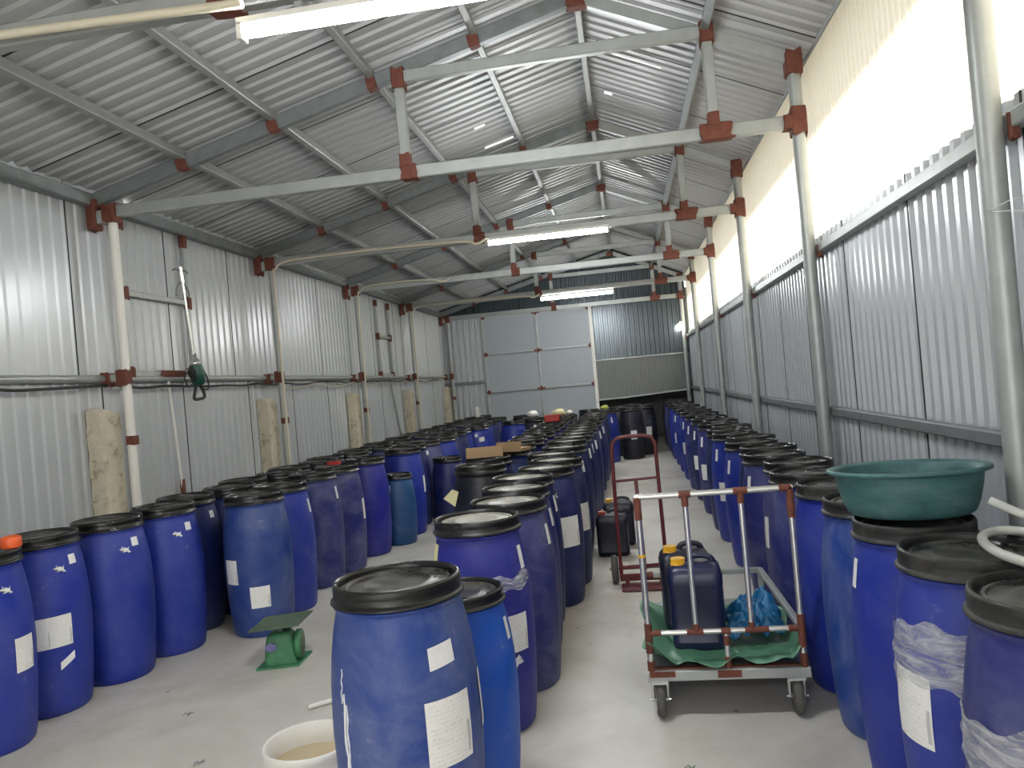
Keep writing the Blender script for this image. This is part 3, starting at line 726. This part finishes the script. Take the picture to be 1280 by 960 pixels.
for n, (x, y, col, mk, lab) in enumerate([(-1.90, 12.5, 'royal', [], 'royal blue drum crossing the far end of the left aisle'), (-1.62, 13.0, 'dark', [('top', .1)], 'black drum under a white bag at the far end of the left aisle'),
        (-1.98, 14.4, 'navy', [], 'navy drum before the grey back door, left of its middle'), (-1.2, 14.0, 'dark', [], 'black drum before the grey back door, right of its middle'), (-.75, 14.6, 'dark', [('small', 0)], 'black drum with a white sticker at the right of the grey back door'),
        (.02, 14.05, 'dark', [('mid', .15)], 'drum blackened for shade with a pale label closing the right aisle, left one'), (.47, 14.15, 'dark', [], 'drum blackened for shade closing the right aisle, middle one'),  # near-black body colour puts the shade at the aisle end into these drums
        (.28, 14.75, 'dark', [('mid', .3)], 'drum blackened for shade half hidden behind those closing the right aisle'), (-.2, 14.8, 'dark', [], 'black drum in the dark behind the last centre drum'),
        (.05, 15.5, 'dark', [], 'black drum under the raised back sheet, left one'), (.55, 15.6, 'dark', [], 'black drum under the raised back sheet, right one')]):
    drum(x, y, col, lab, GB, mk)
# --- right wall row
GR = 'drums in the row along the right wall'
rr = [(.935, 1.905, 'purple', []), (.93, 2.36, 'royal', []), (.93, 2.815, 'royal', [('strip', -.93)]), (.94, 3.27, 'steel', []), (.93, 3.725, 'royal', []), (.89, 4.18, 'purple', []), (.94, 4.64, 'purple', [('tall', -.9)]),
      (.89, 5.10, 'purple', [('strip', -.8)]), (.93, 5.6, 'navy', [('strip', -.8)]), (.88, 6.05, 'royal', [('strip', -.85)]), (.93, 6.5, 'navy', [('strip', -.8), ('mid', -.8)]), (.88, 6.95, 'royal', [('strip', -.8), ('mid', -.55)])]
random.seed(31)
RD = []
for n, (x, y, col, mk) in enumerate(rr):
    pr_ = {0: 'dusty purplish drum at the right edge with a hose on its lid, wrapped in film', 1: 'royal blue drum wrapped in clear film, second in the right wall row', 2: 'royal blue drum carrying the teal basin in the right wall row'}.get(n,
          f'{DW[col]} drum with black lid, {ORD[n]} from the front in the right wall row')
    RD.append(drum(x, y, col, pr_, GR, mk, 'd' if n < 5 else 'n'))
y = 7.40; n = len(rr)
while y < 16:
    x = .905 + (.03 if n % 2 else -.03); col = random.choice(['navy', 'navy', 'royal', 'purple', 'midnight'])
    drum(x, y, col, f'{DW[col]} drum with black lid, {ORD[n]} from the front in the right wall row', GR, [('strip', -.8)] * (random.random() < .7) + [('mid', -.7)] * (random.random() < .35), 'n'); y += .452; n += 1
# settle the drums so that no two touch
_dr = [o for o in bpy.data.objects if o.name.startswith('plastic_drum')]
_p = [[o.location.x, o.location.y, .2245 * o.scale.x] for o in _dr]
for it in range(400):
    mv = False
    for i in range(len(_p)):
        for j in range(i + 1, len(_p)):
            dx, dy = _p[j][0] - _p[i][0], _p[j][1] - _p[i][1]
            if abs(dy) > .5 or abs(dx) > .5: continue
            d = math.hypot(dx, dy); m = _p[i][2] + _p[j][2] + .002
            if d < m - 1e-4:
                k = (m - d) / d / 2; mv = True
                _p[i][0] -= dx * k; _p[i][1] -= dy * k; _p[j][0] += dx * k; _p[j][1] += dy * k
    for q in _p:
        if q[0] > .3: q[0] = max(.89, min(q[0], .98))
        if q[0] < -3.0: q[0] = max(-3.34, q[0])
        if -.8 < q[0] < 0 and q[1] < 13: q[0] = min(q[0], -.55)
    if not mv: break
for o, q in zip(_dr, _p): o.location.x, o.location.y = q[0], q[1]
# special marks on the nearest drums
t, pc = RD[0]
film(.54, .66, 0, 2 * PI * .999, .005, 4).build('stretch_film', M['film'], t)
MB().grid(lambda u, v: ((drad(.33 + .25 * v) + .0018) * math.cos(pc - .55 + u * 1.0), (drad(.33 + .25 * v) + .0018) * math.sin(pc - .55 + u * 1.0), .33 + .25 * v), 12, 6, True, True).build('paper_label', M['label'], t)
dd = MB(); ca = pc - .22; cz = .785; rr_ = drad(cz) + .002
dd.add([(rr_ * math.cos(ca + .03 * math.cos(q * PI / 8)), rr_ * math.sin(ca + .03 * math.cos(q * PI / 8)), cz + .0062 * math.sin(q * PI / 8)) for q in range(16)], [tuple(range(16))]).build('round_sticker', M['sticker'], t)
t, pc = RD[1]
film(.56, .73, 0, 2 * PI * .999, .005, 9).build('stretch_film', M['film'], t)
link(PM['big'], 'paper_label', t, pc - .95)
t = FR; pc = math.atan2(-t.location.y, -t.location.x); random.seed(6)
for (sa, z0, z1, w) in ((-.80, .28, .63, .004), (-.77, .36, .60, .003), (-.83, .60, .70, .002)):
    pts = []
    for k in range(16):
        z = z0 + (z1 - z0) * k / 15; a = pc + math.asin(sa) + .012 * math.sin(k * 1.1) ; r = drad(z) + .0005; pts.append((r * math.cos(a), r * math.sin(a), z))
    MB().tube(pts, [w * (.6 + .5 * abs(math.sin(k * .9))) for k in range(16)], 6).build('glue_drip', M['sticker'], t)
t, pc = None, None
m1 = [o for o in bpy.data.objects if o.get('label', '').startswith('deep violet blue drum with pale dusty lid, first behind')][0]
pc = math.atan2(-m1.location.y, -m1.location.x)
film(.64, .70, pc + .0, pc + 1.2, .006, 14).build('stretch_film', M['film'], m1)
q = patch(.09, .66, .83, 0, .002); link(q.mesh('torn_yellow_paper', M['palepaper']), 'torn_yellow_paper', m1, pc - 1.35)

# ------------------------------------------------------------------ basin on the third right drum
def basin(x, y, z):
    o = MB().lathe([(0, 0), (.185, 0), (.20, .010), (.215, .045), (.228, .10), (.234, .138), (.238, .146), (.254, .148), (.258, .153), (.254, .158), (.236, .158), (.229, .15), (.221, .10), (.206, .045), (.19, .014), (.17, .008), (0, .008)], 56)
    t = thing('plastic_basin', 'wide worn teal plastic basin sitting on a drum lid at the right', 'basin', (x, y, z)); t.rotation_euler = (math.radians(-2.2), 0, math.radians(0)); o.build('bowl', M['basin'], t)
    MB().tube([(.253 * math.cos(a), .253 * math.sin(a), .153) for a in [2 * PI * k / 56 for k in range(56)]], .008, 8, closed=True).build('rolled_rim', M['basin'], t)
basin(.935, 2.84, .942)
# hose over the two nearest right drums
t = thing('clear_hose', 'milky clear hose looped over the two nearest right drums', 'hose', (.86, 2.2, .945))
hz = .947; hs = .11
H = [(1.12, 2.02, hz), (1.06, 2.25, hz), (1.0, 2.42, hz), (.93, 2.455, hz), (.86, 2.38, hz), (.825, 2.24, hz), (.83, 2.12, hz), (.87, 1.98, hz), (.93, 1.86, hz), (1.0, 1.77, hz)]
H = [(a + hs, b, c) for a, b, c in H]
MB().tube(curve_pts(H, 8), .0135, 12).build('hose', M['hose'], t, True)
H2 = [(1.05, 2.50, 1.03), (1.10, 2.45, 1.0), (1.15, 2.36, .975), (1.19, 2.25, .96)]
MB().tube(curve_pts(H2, 6), .0135, 12).build('hose_end', M['hose'], t, True)
MB().tube([(1.14, 2.39, .95), (1.14, 2.40, .995)], .02, 12).build('hose_joiner', M['white'], t, True)

# ------------------------------------------------------------------ jerrycans
def jerrycan(x, y, z, w, d, h, rz, mat, cap, lab, group, capside=-1):
    t = thing('jerrycan', lab, 'jerrycan', (x, y, z), rz, group)
    def sec(hw, hd, zz, e=.28, n=32):
        out = []
        for k in range(n):
            a = 2 * PI * k / n; c, s = math.cos(a), math.sin(a)
            out.append((hw * math.copysign(abs(c) ** e, c), hd * math.copysign(abs(s) ** e, s), zz))
        return out
    rows = [sec(w * .44, d * .42, 0), sec(w * .48, d * .47, .012), sec(w * .5, d * .5, .04), sec(w * .5, d * .5, h * .10), sec(w * .493, d * .49, h * .115), sec(w * .493, d * .49, h * .70), sec(w * .5, d * .5, h * .715), sec(w * .5, d * .5, h * .73),
            sec(w * .5, d * .5, h * .74), sec(w * .5, d * .5, h * .80), sec(w * .47, d * .46, h * .87), sec(w * .40, d * .36, h * .92), sec(w * .34, d * .26, h * .935)]
    vs = [q for r in rows for q in r]; n = 32; fs = []
    for i in range(len(rows) - 1):
        for k in range(n): fs.append((i * n + k, i * n + (k + 1) % n, (i + 1) * n + (k + 1) % n, (i + 1) * n + k))
    fs += [tuple(range(n))[::-1], tuple(range((len(rows) - 1) * n, len(rows) * n))]
    MB().add(vs, fs, True).build('body', mat, t)
    hp = [(w * .36, 0, h * .88), (w * .33, 0, h * .955), (w * .2, 0, h * .99), (-w * .02, 0, h * .985), (-w * .1, 0, h * .92)]
    if capside > 0: hp = [(-a, b, c) for a, b, c in hp]
    MB().tube(curve_pts(hp, 5), .014, 10).build('handle', mat, t)
    cx, cy = capside * w * .28, -d * .16
    MB().lathe([(0, h * .86), (.026, h * .86), (.026, h * .93), (0, h * .93)], 20, (cx, cy, 0)).build('neck', mat, t)
    cm_ = MB(); pr = []
    for k in range(40):
        a = 2 * PI * k / 40; r = .033 if k % 2 else .030; pr.append((cx + r * math.cos(a), cy + r * math.sin(a)))
    z0, z1 = h * .925, h * .99
    cm_.add([(a, b, z0) for a, b in pr] + [(a, b, z1) for a, b in pr], [(k, (k + 1) % 40, 40 + (k + 1) % 40, 40 + k) for k in range(40)] + [tuple(range(40, 80))])
    cm_.lathe([(.036, z0 - .006), (.036, z0 + .004), (.030, z0 + .004)], 24, (cx, cy, 0))
    cm_.build('cap', cap, t)
    return t
CY = 3.41      # cart front plane
jerrycan(.235, CY + .27, .217, .25, .21, .42, -.05, M['jerry'], M['yellow'], 'navy jerrycan with yellow cap on the cart, front one', 'jerrycans on the cart')
jerrycan(.21, CY + .54, .217, .25, .21, .42, .04, M['jerry_black'], M['yellow'], 'dark jerrycan with yellow cap on the cart, behind the front one', 'jerrycans on the cart')
jerrycan(-.225, 6.55, .001, .27, .2, .38, 0, M['jerry_black'], M['red'], 'black jerrycan with dark red cap on the floor by centre row', 'jerrycans on the floor')
jerrycan(-.17, 6.95, .001, .27, .2, .42, 0, M['jerry_black'], M['yellow'], 'black jerrycan with yellow cap on the floor, rear one', 'jerrycans on the floor')

# ------------------------------------------------------------------ platform cart
X0, X1, CB = 0.0, .645, CY + 1.03
t = thing('platform_cart', 'steel platform cart with a tall pipe frame and rusty joints in the right aisle', 'cart', (.32, CY, 0))
ZT, ZMD, ZP = .965, .365, .17
b = MB(); b.box(((X0 + X1) / 2, (CY + CB) / 2, ZP + .022), (X1 - X0 - .02, CB - CY - .02, .012)); b.build('deck', M['galv_dark'], t, True)
b = MB(); b.beam((X0 - .02, CY, ZP + .01), (X1 + .02, CY, ZP + .01), .035, .045); b.beam((X0, CB, ZP + .01), (X1, CB, ZP + .01), .03, .04)
for x in (X0, X1): b.beam((x, CY, ZP + .01), (x, CB, ZP + .01), .03, .04)
b.build('base_frame', M['galv'], t, True)
b = MB(); b.beam((X0 + .02, CY + .02, ZP + .035), (X1 - .02, CY + .02, ZP + .035), .03, .006); b.build('rusty_edge', M['primer'], t, True)
for x in (X0, X1): MB().tube([(x, CY, ZP + .03), (x, CY, ZT)], .0135, 12).build('upright', M['chrome'], t, True)
for x in (.205, .44): MB().tube([(x, CY, ZMD), (x, CY, ZT)], .012, 12).build('bar', M['chrome'], t, True)
MB().tube([(.33, CY, ZP + .03), (.33, CY, ZMD)], .012, 12).build('bar', M['chrome'], t, True)
MB().tube([(X0 - .012, CY, ZT), (X1 + .012, CY, ZT)], .0135, 12).build('top_rail', M['chrome'], t, True)
MB().tube([(X0, CY, ZMD), (X1, CY, ZMD)], .012, 12).build('middle_rail', M['chrome'], t, True)
b = MB(); b.beam((X1, CY + .01, ZMD), (X1, CB, ZMD - .01), .028, .028); b.build('side_rail', M['galv'], t, True)
b = MB(); b.beam((X0, CB, ZMD - .01), (X1, CB, ZMD - .01), .028, .028); b.build('rear_rail', M['galv'], t, True)
for x in (X0, X1): MB().beam((x, CB, ZP + .03), (x, CB, ZMD), .028, .028).build('rear_post', M['galv'], t, True)
def jv(x, z, L, r=.0165, y=CY): MB().tube([(x, y, z - L / 2), (x, y, z + L / 2)], r, 10).build('rusty_joint', M['primer'], t, True)
def jh(x, z, L, r=.0165, y=CY): MB().tube([(x - L / 2, y, z), (x + L / 2, y, z)], r, 10).build('rusty_joint', M['primer'], t, True)
jv(X0, ZT - .05, .10); jv(X1, ZT - .06, .13); jh(X1 - .02, ZT, .05); jh(.205, ZT, .05); jh(.44, ZT, .06); jv(.205, ZT - .03, .045, .015); jv(.44, ZT - .03, .045, .015)
jv(X0, ZMD - .02, .13); jv(X1, ZMD - .01, .14); jh(X0 + .03, ZMD, .05, .0145); jh(X1 - .03, ZMD, .05, .0145); jh(.20, ZMD, .07, .0135); jh(.46, ZMD, .10, .0135); jv(.205, ZMD + .02, .03, .0145); jv(.44, ZMD + .02, .03, .0145)
jh(.33, ZMD - .002, .04, .015); jv(.33, ZMD - .04, .04, .014); jv(.33, ZP + .06, .05, .014); jv(X0, ZP + .05, .05); jv(X1, ZP + .06, .06); jh(.03, ZMD - .01, .05, .02, CB)
boxp('rusty_joint', 'primer', t, (.33, CY - .018, ZP + .015), (.10, .006, .03)); boxp('rusty_joint', 'primer', t, (.045, CY - .018, ZP + .02), (.11, .006, .025))
jy = MB(); jy.tube([(X0, CY, .70), (X0, CY, .712)], .0155, 10); jy.build('yellow_tape', M['yellow'], t, True)
def castor(x, y):
    w = MB(); r = Matrix.Rotation(PI / 2, 3, 'Y')
    w.lathe([(0, -.018), (.05, -.018), (.058, -.02), (.070, -.016), (.0745, 0), (.070, .016), (.058, .02), (.05, .018), (0, .018)], 28, (x, y, .0755), r)
    o = w.build('castor', M['grey_rubber'], t, True)
    f_ = MB(); f_.box((x, y, .158), (.07, .08, .008))
    for s_ in (-1, 1): f_.tube([(x + s_ * .028, y, .156), (x + s_ * .03, y, .12), (x + s_ * .029, y, .0755)], [.012, .008, .008], 8)
    f_.tube([(x - .045, y, .0755), (x + .045, y, .0755)], .007, 8)
    q = f_.build('fork', M['chrome'], o); q.location = tuple(-Vector(t.location))
for x in (X0 + .03, X1 - .04):
    for y in (CY - .0, CB - .08): castor(x, y)
# tarps
def tarp(name, mat, lab, cx, cy, z0, hw, hd, amp, seed, edge, n=46, body=None):
    random.seed(seed); W_ = [(random.uniform(4, 17), random.uniform(4, 17), random.uniform(0, 6), random.uniform(.3, 1)) for _ in range(7)]
    mb = MB()
    def fn(u, v):
        x = (u - .5) * 2; y_ = (v - .5) * 2
        rag = 1 + .05 * math.sin(7 * x + 3) + .04 * math.sin(9 * y_ + 1)
        h = sum(a * abs(math.sin(p * x * .6 + q_ * y_ * .5 + r_)) for p, q_, r_, a in W_) / 3.5 * amp
        e = max(abs(x), abs(y_)); lift = edge * max(0, (e - .72) / .28) ** 1.5
        z = z0 + h + lift + (body(x, y_) if body else 0)
        return (cx + x * hw * rag, cy + y_ * hd * rag, z)
    mb.grid(fn, n, n); o = mb.build(name, mat, loc=(cx, cy, z0), world=True)
    md = o.modifiers.new('thick', 'SOLIDIFY'); md.thickness = .003; md.offset = 1
    return tag(o, lab, 'tarp')
def gsag(x, y):   # flat under the cans, piled up at the left and right edges
    return .13 * max(0, -x - .70) / .30 * (.7 + .3 * math.sin(4 * y + 1)) + .05 * max(0, x - .8) / .2 * (1 - .4 * y) + .02 * max(0, x) * (1 + math.sin(7 * y)) + .03 * max(0, -y - .8) / .2 * (.5 + .5 * math.sin(11 * x))
tarp('green_tarp', M['tarp_green'], 'crumpled green tarp spread over the cart deck under the jerrycans', .325, CY + .405, ZP + .031, .335, .445, .022, 4, .0, 60, body=gsag)
def bl(x, y):
    r = math.sqrt((x * .9) ** 2 + (y * .9) ** 2); return .085 * max(0, 1 - r ** 2.2) + .012 * abs(math.sin(9 * x + 5 * y)) + .014 * abs(math.sin(13 * y - 6 * x + 1)) + .05 * math.exp(-((x - .55) ** 2 + (y - .3) ** 2) * 9)
tarp('blue_tarp', M['tarp_blue'], 'bunched bright blue tarp on the right half of the cart', .495, CY + .34, ZP + .06, .125, .20, .055, 8, -.0, 64, bl)

# ------------------------------------------------------------------ hand truck
HX, HY = 0.005, 5.58
t = thing('hand_truck', 'dark red two-wheeled hand truck standing empty behind the cart', 'hand truck', (HX, HY, 0), 0)
def fy(z): return .04 * z
fr = [(-.16, 0, .05), (-.16, fy(.5), .5), (-.155, fy(.95), .95), (-.145, fy(1.02), 1.02), (-.11, fy(1.055), 1.055), (-.04, fy(1.06), 1.062), (.07, fy(1.06), 1.062), (.13, fy(1.05), 1.05), (.158, fy(1.0), 1.0), (.16, fy(.9), .92), (.163, fy(.4), .4), (.165, 0, .05)]
MB().tube(fr, .0135, 12).build('frame', M['rail_red'], t)
MB().tube([(-.158, fy(.75), .745), (.16, fy(.75), .755)], .010, 10).build('crossbar', M['rail_red'], t)
MB().beam((0, fy(.75), .75), (.01, 0, .10), .028, .02, up=(0, 1, 0)).build('centre_bar', M['rail_red'], t)
MB().beam((-.165, 0, .125), (.165, 0, .135), .02, .025).build('lower_bar', M['rail_red'], t); MB().beam((-.17, -.01, .055), (.17, -.01, .055), .02, .05).build('lower_bar', M['rail_red'], t)
b = MB(); b.box((0, -.10, .012), (.32, .20, .008)); b.box((-.12, -.02, .03), (.03, .05, .05)); b.box((.12, -.02, .03), (.03, .05, .05)); b.build('toe_plate', M['rail_red'], t)
MB().tube([(-.245, .06, .103), (.245, .06, .103)], .008, 10).build('axle', M['galv_dark'], t)
for sx in (-1, 1):
    w = MB(); r = Matrix.Rotation(PI / 2, 3, 'Y')
    w.lathe([(.03, -.022), (.05, -.02), (.075, -.024), (.093, -.02), (.102, -.008), (.102, .008), (.093, .02), (.075, .024), (.05, .02), (.03, .022)], 32, (sx * .205, .06, .103), r)
    o = w.build('wheel', M['grey_rubber'], t); MB().lathe([(0, -.026), (.03, -.026), (.034, 0), (.03, .026), (0, .026)], 16, (sx * .205, .06, .103), r).build('hub', M['galv_dark'], o)

# ------------------------------------------------------------------ weighing scale
t = thing('weighing_scale', 'small old green dial weighing scale on the floor by the left drums', 'scale', (-2.13, 4.25, 0), math.radians(14))
b = MB(); b.add([(-.13, -.11, 0), (.11, -.11, 0), (.15, .12, 0), (-.10, .12, 0), (-.13, -.11, .012), (.11, -.11, .012), (.15, .12, .012), (-.10, .12, .012)], [(3, 2, 1, 0), (4, 5, 6, 7), (0, 1, 5, 4), (1, 2, 6, 5), (2, 3, 7, 6), (3, 0, 4, 7)]); b.build('base_plate', M['scale_green'], t)
b = MB(); b.grid(lambda u, v: (0, 0, 0), 1, 1)
b = MB(); sec = []
for z, hx, hy in ((.012, .095, .075), (.05, .092, .072), (.12, .085, .066), (.165, .075, .06), (.182, .055, .05), (.186, .03, .03)):
    for k in range(24):
        a = 2 * PI * k / 24; c_, s_ = math.cos(a), math.sin(a); sec.append((hx * math.copysign(abs(c_) ** .35, c_), hy * math.copysign(abs(s_) ** .35, s_), z))
b.add(sec, [(i * 24 + k, i * 24 + (k + 1) % 24, (i + 1) * 24 + (k + 1) % 24, (i + 1) * 24 + k) for i in range(5) for k in range(24)] + [tuple(range(120, 144))], True); b.build('housing', M['scale_green'], t, sharp=50)
r = Matrix.Rotation(PI / 2, 3, 'Y')
o = MB().lathe([(0, 0), (.078, 0), (.083, .006), (.083, .03), (.078, .036), (0, .036)], 32, (.085, 0, .10), r).build('dial_case', M['scale_green'], t)
MB().lathe([(0, .038), (.066, .038), (.066, .036)], 28, (.085, 0, .10), r).build('dial_face', M['scale_plate'], o)
random.seed(2)
MB().add([(-.045 + .028 * (1 + .35 * (k % 2)) * math.cos(k * PI / 6), -.0795, .115 + .022 * (1 + .35 * (k % 2)) * math.sin(k * PI / 6)) for k in range(12)], [tuple(range(12))[::-1]]).build('worn_purple_badge', M['purple'], t)
MB().beam((0, 0, .18), (0, 0, .232), .035, .035).build('neck', M['scale_plate'], t)
b = MB(); b.add([(-.15, -.13, .228), (.13, -.13, .236), (.17, .14, .240), (-.11, .14, .232), (-.152, -.132, .236), (.132, -.132, .244), (.172, .142, .248), (-.112, .142, .240)], [(3, 2, 1, 0), (4, 5, 6, 7), (0, 1, 5, 4), (1, 2, 6, 5), (2, 3, 7, 6), (3, 0, 4, 7)]); b.build('weighing_plate', M['scale_plate'], t)

# ------------------------------------------------------------------ bucket, pipe offcut
t = thing('white_bucket', 'open white plastic bucket with murky liquid at the bottom edge', 'bucket', (-1.265, 2.68, 0))
MB().lathe([(0, .002), (.135, .002), (.14, .012), (.158, .19), (.166, .20), (.168, .212), (.163, .222), (.166, .232), (.170, .245), (.170, .262), (.164, .268), (.158, .262), (.154, .2), (.137, .02), (0, .016)], 48).build('pail', M['white'], t)
MB().lathe([(.1525, .185), (.08, .186), (0, .186)], 40).build('liquid', M['liquid'], t)
pipe('plastic_pipe', [(-1.68, 3.57, .014), (-1.28, 3.90, .014)], .012, M['white'], 'short white plastic pipe lying on the floor behind the bucket', 'pipe', 0, 10)

# ------------------------------------------------------------------ mixer hung on the left wall
MX = XW + .20
t = thing('paddle_mixer', 'green paddle mixer hanging upside down on the left wall', 'mixer', (MX, 6.38, 1.84))
MB().tube([(MX, 6.27, 2.76), (MX, 6.36, 2.02)], .012, 10).build('shaft', M['chrome'], t, True)
b = MB(); b.tube([(MX, 6.265, 2.78), (MX, 6.285, 2.64)], .02, 12)
b.build('shaft_collar', M['chrome'], t, True)
b = MB(); b.tube(curve_pts([(MX, 6.15, 2.735), (MX, 6.20, 2.75), (MX, 6.27, 2.745), (MX, 6.34, 2.755), (MX, 6.38, 2.735)], 5), .009, 8)
b.tube(curve_pts([(MX, 6.18, 2.52), (MX, 6.19, 2.58), (MX, 6.24, 2.63), (MX, 6.285, 2.64), (MX, 6.33, 2.62), (MX, 6.37, 2.57), (MX, 6.37, 2.52)], 5), .009, 8)
b.build('paddle', M['galv_dark'], t, True)
MB().lathe([(0, .11), (.014, .11), (.018, .07), (.03, .06), (.045, .03), (.05, 0), (0, 0)], 20, (MX, 6.375, 1.92)).build('gear_head', M['chrome'], t, True)
MB().tube([(MX, 6.375, 1.93), (MX, 6.385, 1.87), (MX, 6.40, 1.80), (MX, 6.41, 1.75)], [.05, .068, .062, .045], 16).build('motor_body', M['drill_green'], t, True)
MB().tube([(MX, 6.35, 1.80), (MX, 6.30, 1.86), (MX + .02, 6.29, 1.88)], [.03, .035, .03], 12).build('side_housing', M['black'], t, True)
b = MB(); b.tube(curve_pts([(MX, 6.37, 1.76), (MX, 6.34, 1.70), (MX, 6.315, 1.63), (MX, 6.40, 1.625), (MX, 6.48, 1.64), (MX, 6.47, 1.69), (MX, 6.43, 1.74)], 4), .014, 10); b.build('handle', M['black'], t, True)
MB().tube(curve_pts([(MX, 6.31, 1.76), (MX + .01, 6.22, 1.74), (MX + .01, 6.18, 1.80), (MX, 6.22, 1.86)], 6), .007, 8).build('power_cord', M['black_cable'], t, True)
MB().tube(curve_pts([(MX, 6.44, 1.72), (MX + .01, 6.53, 1.71), (MX + .01, 6.54, 1.80), (MX, 6.48, 1.90)], 6), .007, 8).build('power_cord', M['black_cable'], t, True)

t.location.y -= .09
MB().tube([(MX, 6.36, 1.93), (MX - .1, 6.38, 1.92), (XW + .03, 6.40, 1.90)], .004, 6).build('hanging_wire', M['galv_dark'], t, True).location.y = 0
# ------------------------------------------------------------------ odds and ends on the drum lids
def cup(x, y, z, r, h, mat, name, lab, cat):
    o = MB().lathe([(0, 0), (r * .9, 0), (r, h * .1), (r, h * .8), (r * .9, h * .9), (r * .5, h), (0, h)], 20).build(name, mat, loc=(x, y, z)); return tag(o, lab, cat)
cup(-2.99, 3.30, .933, .045, .06, M['orange'], 'orange_cap', 'bright orange cap on the nearest left drum lid', 'cap')
o = MB().box((-2.66, 6.60, .948), (.11, .05, .03)).build('red_strap', M['red'], loc=(-2.66, 6.6, .933), world=True); tag(o, 'small red strap lying on a left aisle drum lid', 'strap')
def crate(x, y, z, lab):
    t = thing('red_crate', lab, 'crate', (x, y, z)); b = MB(); w, d, h, k = .22, .16, .10, .008
    b.box((0, 0, k / 2), (w, d, k))
    for sx in (-1, 1): b.box((sx * (w - k) / 2, 0, h / 2), (k, d, h))
    for sy in (-1, 1): b.box((0, sy * (d - k) / 2, h / 2), (w, k, h))
    b.build('tub', M['red'], t)
    r_ = MB()
    for sy in (-1, 1): r_.box((0, sy * (d / 2), h - .008), (w + .02, .014, .014))
    for sx in (-1, 1): r_.box((sx * w / 2, 0, h - .008), (.014, d + .02, .014))
    r_.build('rim', M['red'], t)
crate(-1.10, 11.05, .934, 'small red plastic crate on a second centre row drum')
cup(-3.0, 15.1, .934, .05, .22, M['white'], 'white_bottle', 'white bottle standing on a drum before the back door left edge', 'bottle')
def bag(x, y, z, s, mat, name, lab):
    b = MB(); random.seed(int(s * 1000))
    b.grid(lambda u, v: (s * math.sin(v * PI) * math.cos(u * 2 * PI) * (1 + .18 * math.sin(u * 19 + v * 7)), s * .8 * math.sin(v * PI) * math.sin(u * 2 * PI), s * .55 * (1 - math.cos(v * PI)) * (1 + .1 * math.sin(u * 13))), 24, 12)
    return tag(b.build(name, mat, loc=(x, y, z)), lab, 'bag')
bag(-1.62, 13.0, .934, .10, M['white'], 'white_bag', 'crumpled white bag on a black drum at the back')
bag(-1.13, 12.5, .934, .11, M['palepaper'], 'yellow_bag', 'pale yellow bag on a drum before the back door')
bag(-1.0, 13.05, .934, .06, M['white'], 'white_bag', 'small white bag beside the pale yellow bag at the back')
bag(-.42, 13.75, .934, .07, simple('lime_plastic', (.45, .48, .12), .5), 'lime_bag', 'small lime green bag on the last centre row drum')
# cardboard
def flap(name, x, y, z, w, d, rz, lab, tilt=0, mat='card'):
    t = thing(name, lab, 'cardboard', (x, y, z), rz); R_ = Matrix.Rotation(tilt, 3, 'X')
    b = MB(); b.box((0, 0, .022), (w, d, .012), R_); b.box((0, 0, .006), (w, d, .010)); b.build('board', M[mat], t)
    b = MB(); b.box((0, -d / 2, .045), (w, .006, .09), Matrix.Rotation(-.35, 3, 'X')); b.build('flap', M[mat], t)
flap('cardboard_box', -1.22, 6.30, .934, .30, .26, .2, 'flattened brown cardboard box on a second centre row drum, left one')
flap('cardboard_box', -1.02, 6.62, .934, .24, .2, -.3, 'smaller piece of brown cardboard between second centre row drums')
# paper sheet caught beside the dark drum
o = MB().add([(-1.43, 5.62, .70), (-1.335, 5.58, .64), (-1.30, 5.575, .75), (-1.35, 5.59, .77)], [(0, 1, 2, 3)]); 
o = o.build('paper_sheet', M['palepaper'], loc=(-1.38, 5.64, .6), world=True); o.modifiers.new('t', 'SOLIDIFY').thickness = .002; tag(o, 'pale paper sheet sticking out beside the black centre drum', 'paper')
# small pale scrap on a centre lid
o = MB().box((-.72, 4.25, .918), (.035, .03, .006)).build('paper_scrap', M['sticker'], loc=(-.72, 4.25, .912), world=True); tag(o, 'tiny white paper scrap on a pale centre drum lid', 'scrap')
# twigs and crumbs on the floor
random.seed(9)
for k, (x, y, lab) in enumerate([(-1.95, 3.05, 'small dark twig tuft on the floor left of the bucket'), (-2.3, 3.55, 'small brown crumb on the floor between bucket and left drums'), (.12, 2.95, 'small green weed scrap on the floor before the cart')]):
    b = MB()
    for q in range(5):
        a = random.uniform(0, 6.28); L = random.uniform(.012, .035); b.tube([(0, 0, .004), (L * .6 * math.cos(a), L * .6 * math.sin(a), .009), (L * math.cos(a + .6), L * math.sin(a + .6), .004)], .0018, 5)
    tag(b.build('floor_debris', M['scale_green'] if k == 2 else M['galv_dark'], loc=(x, y, 0)), lab, 'debris')
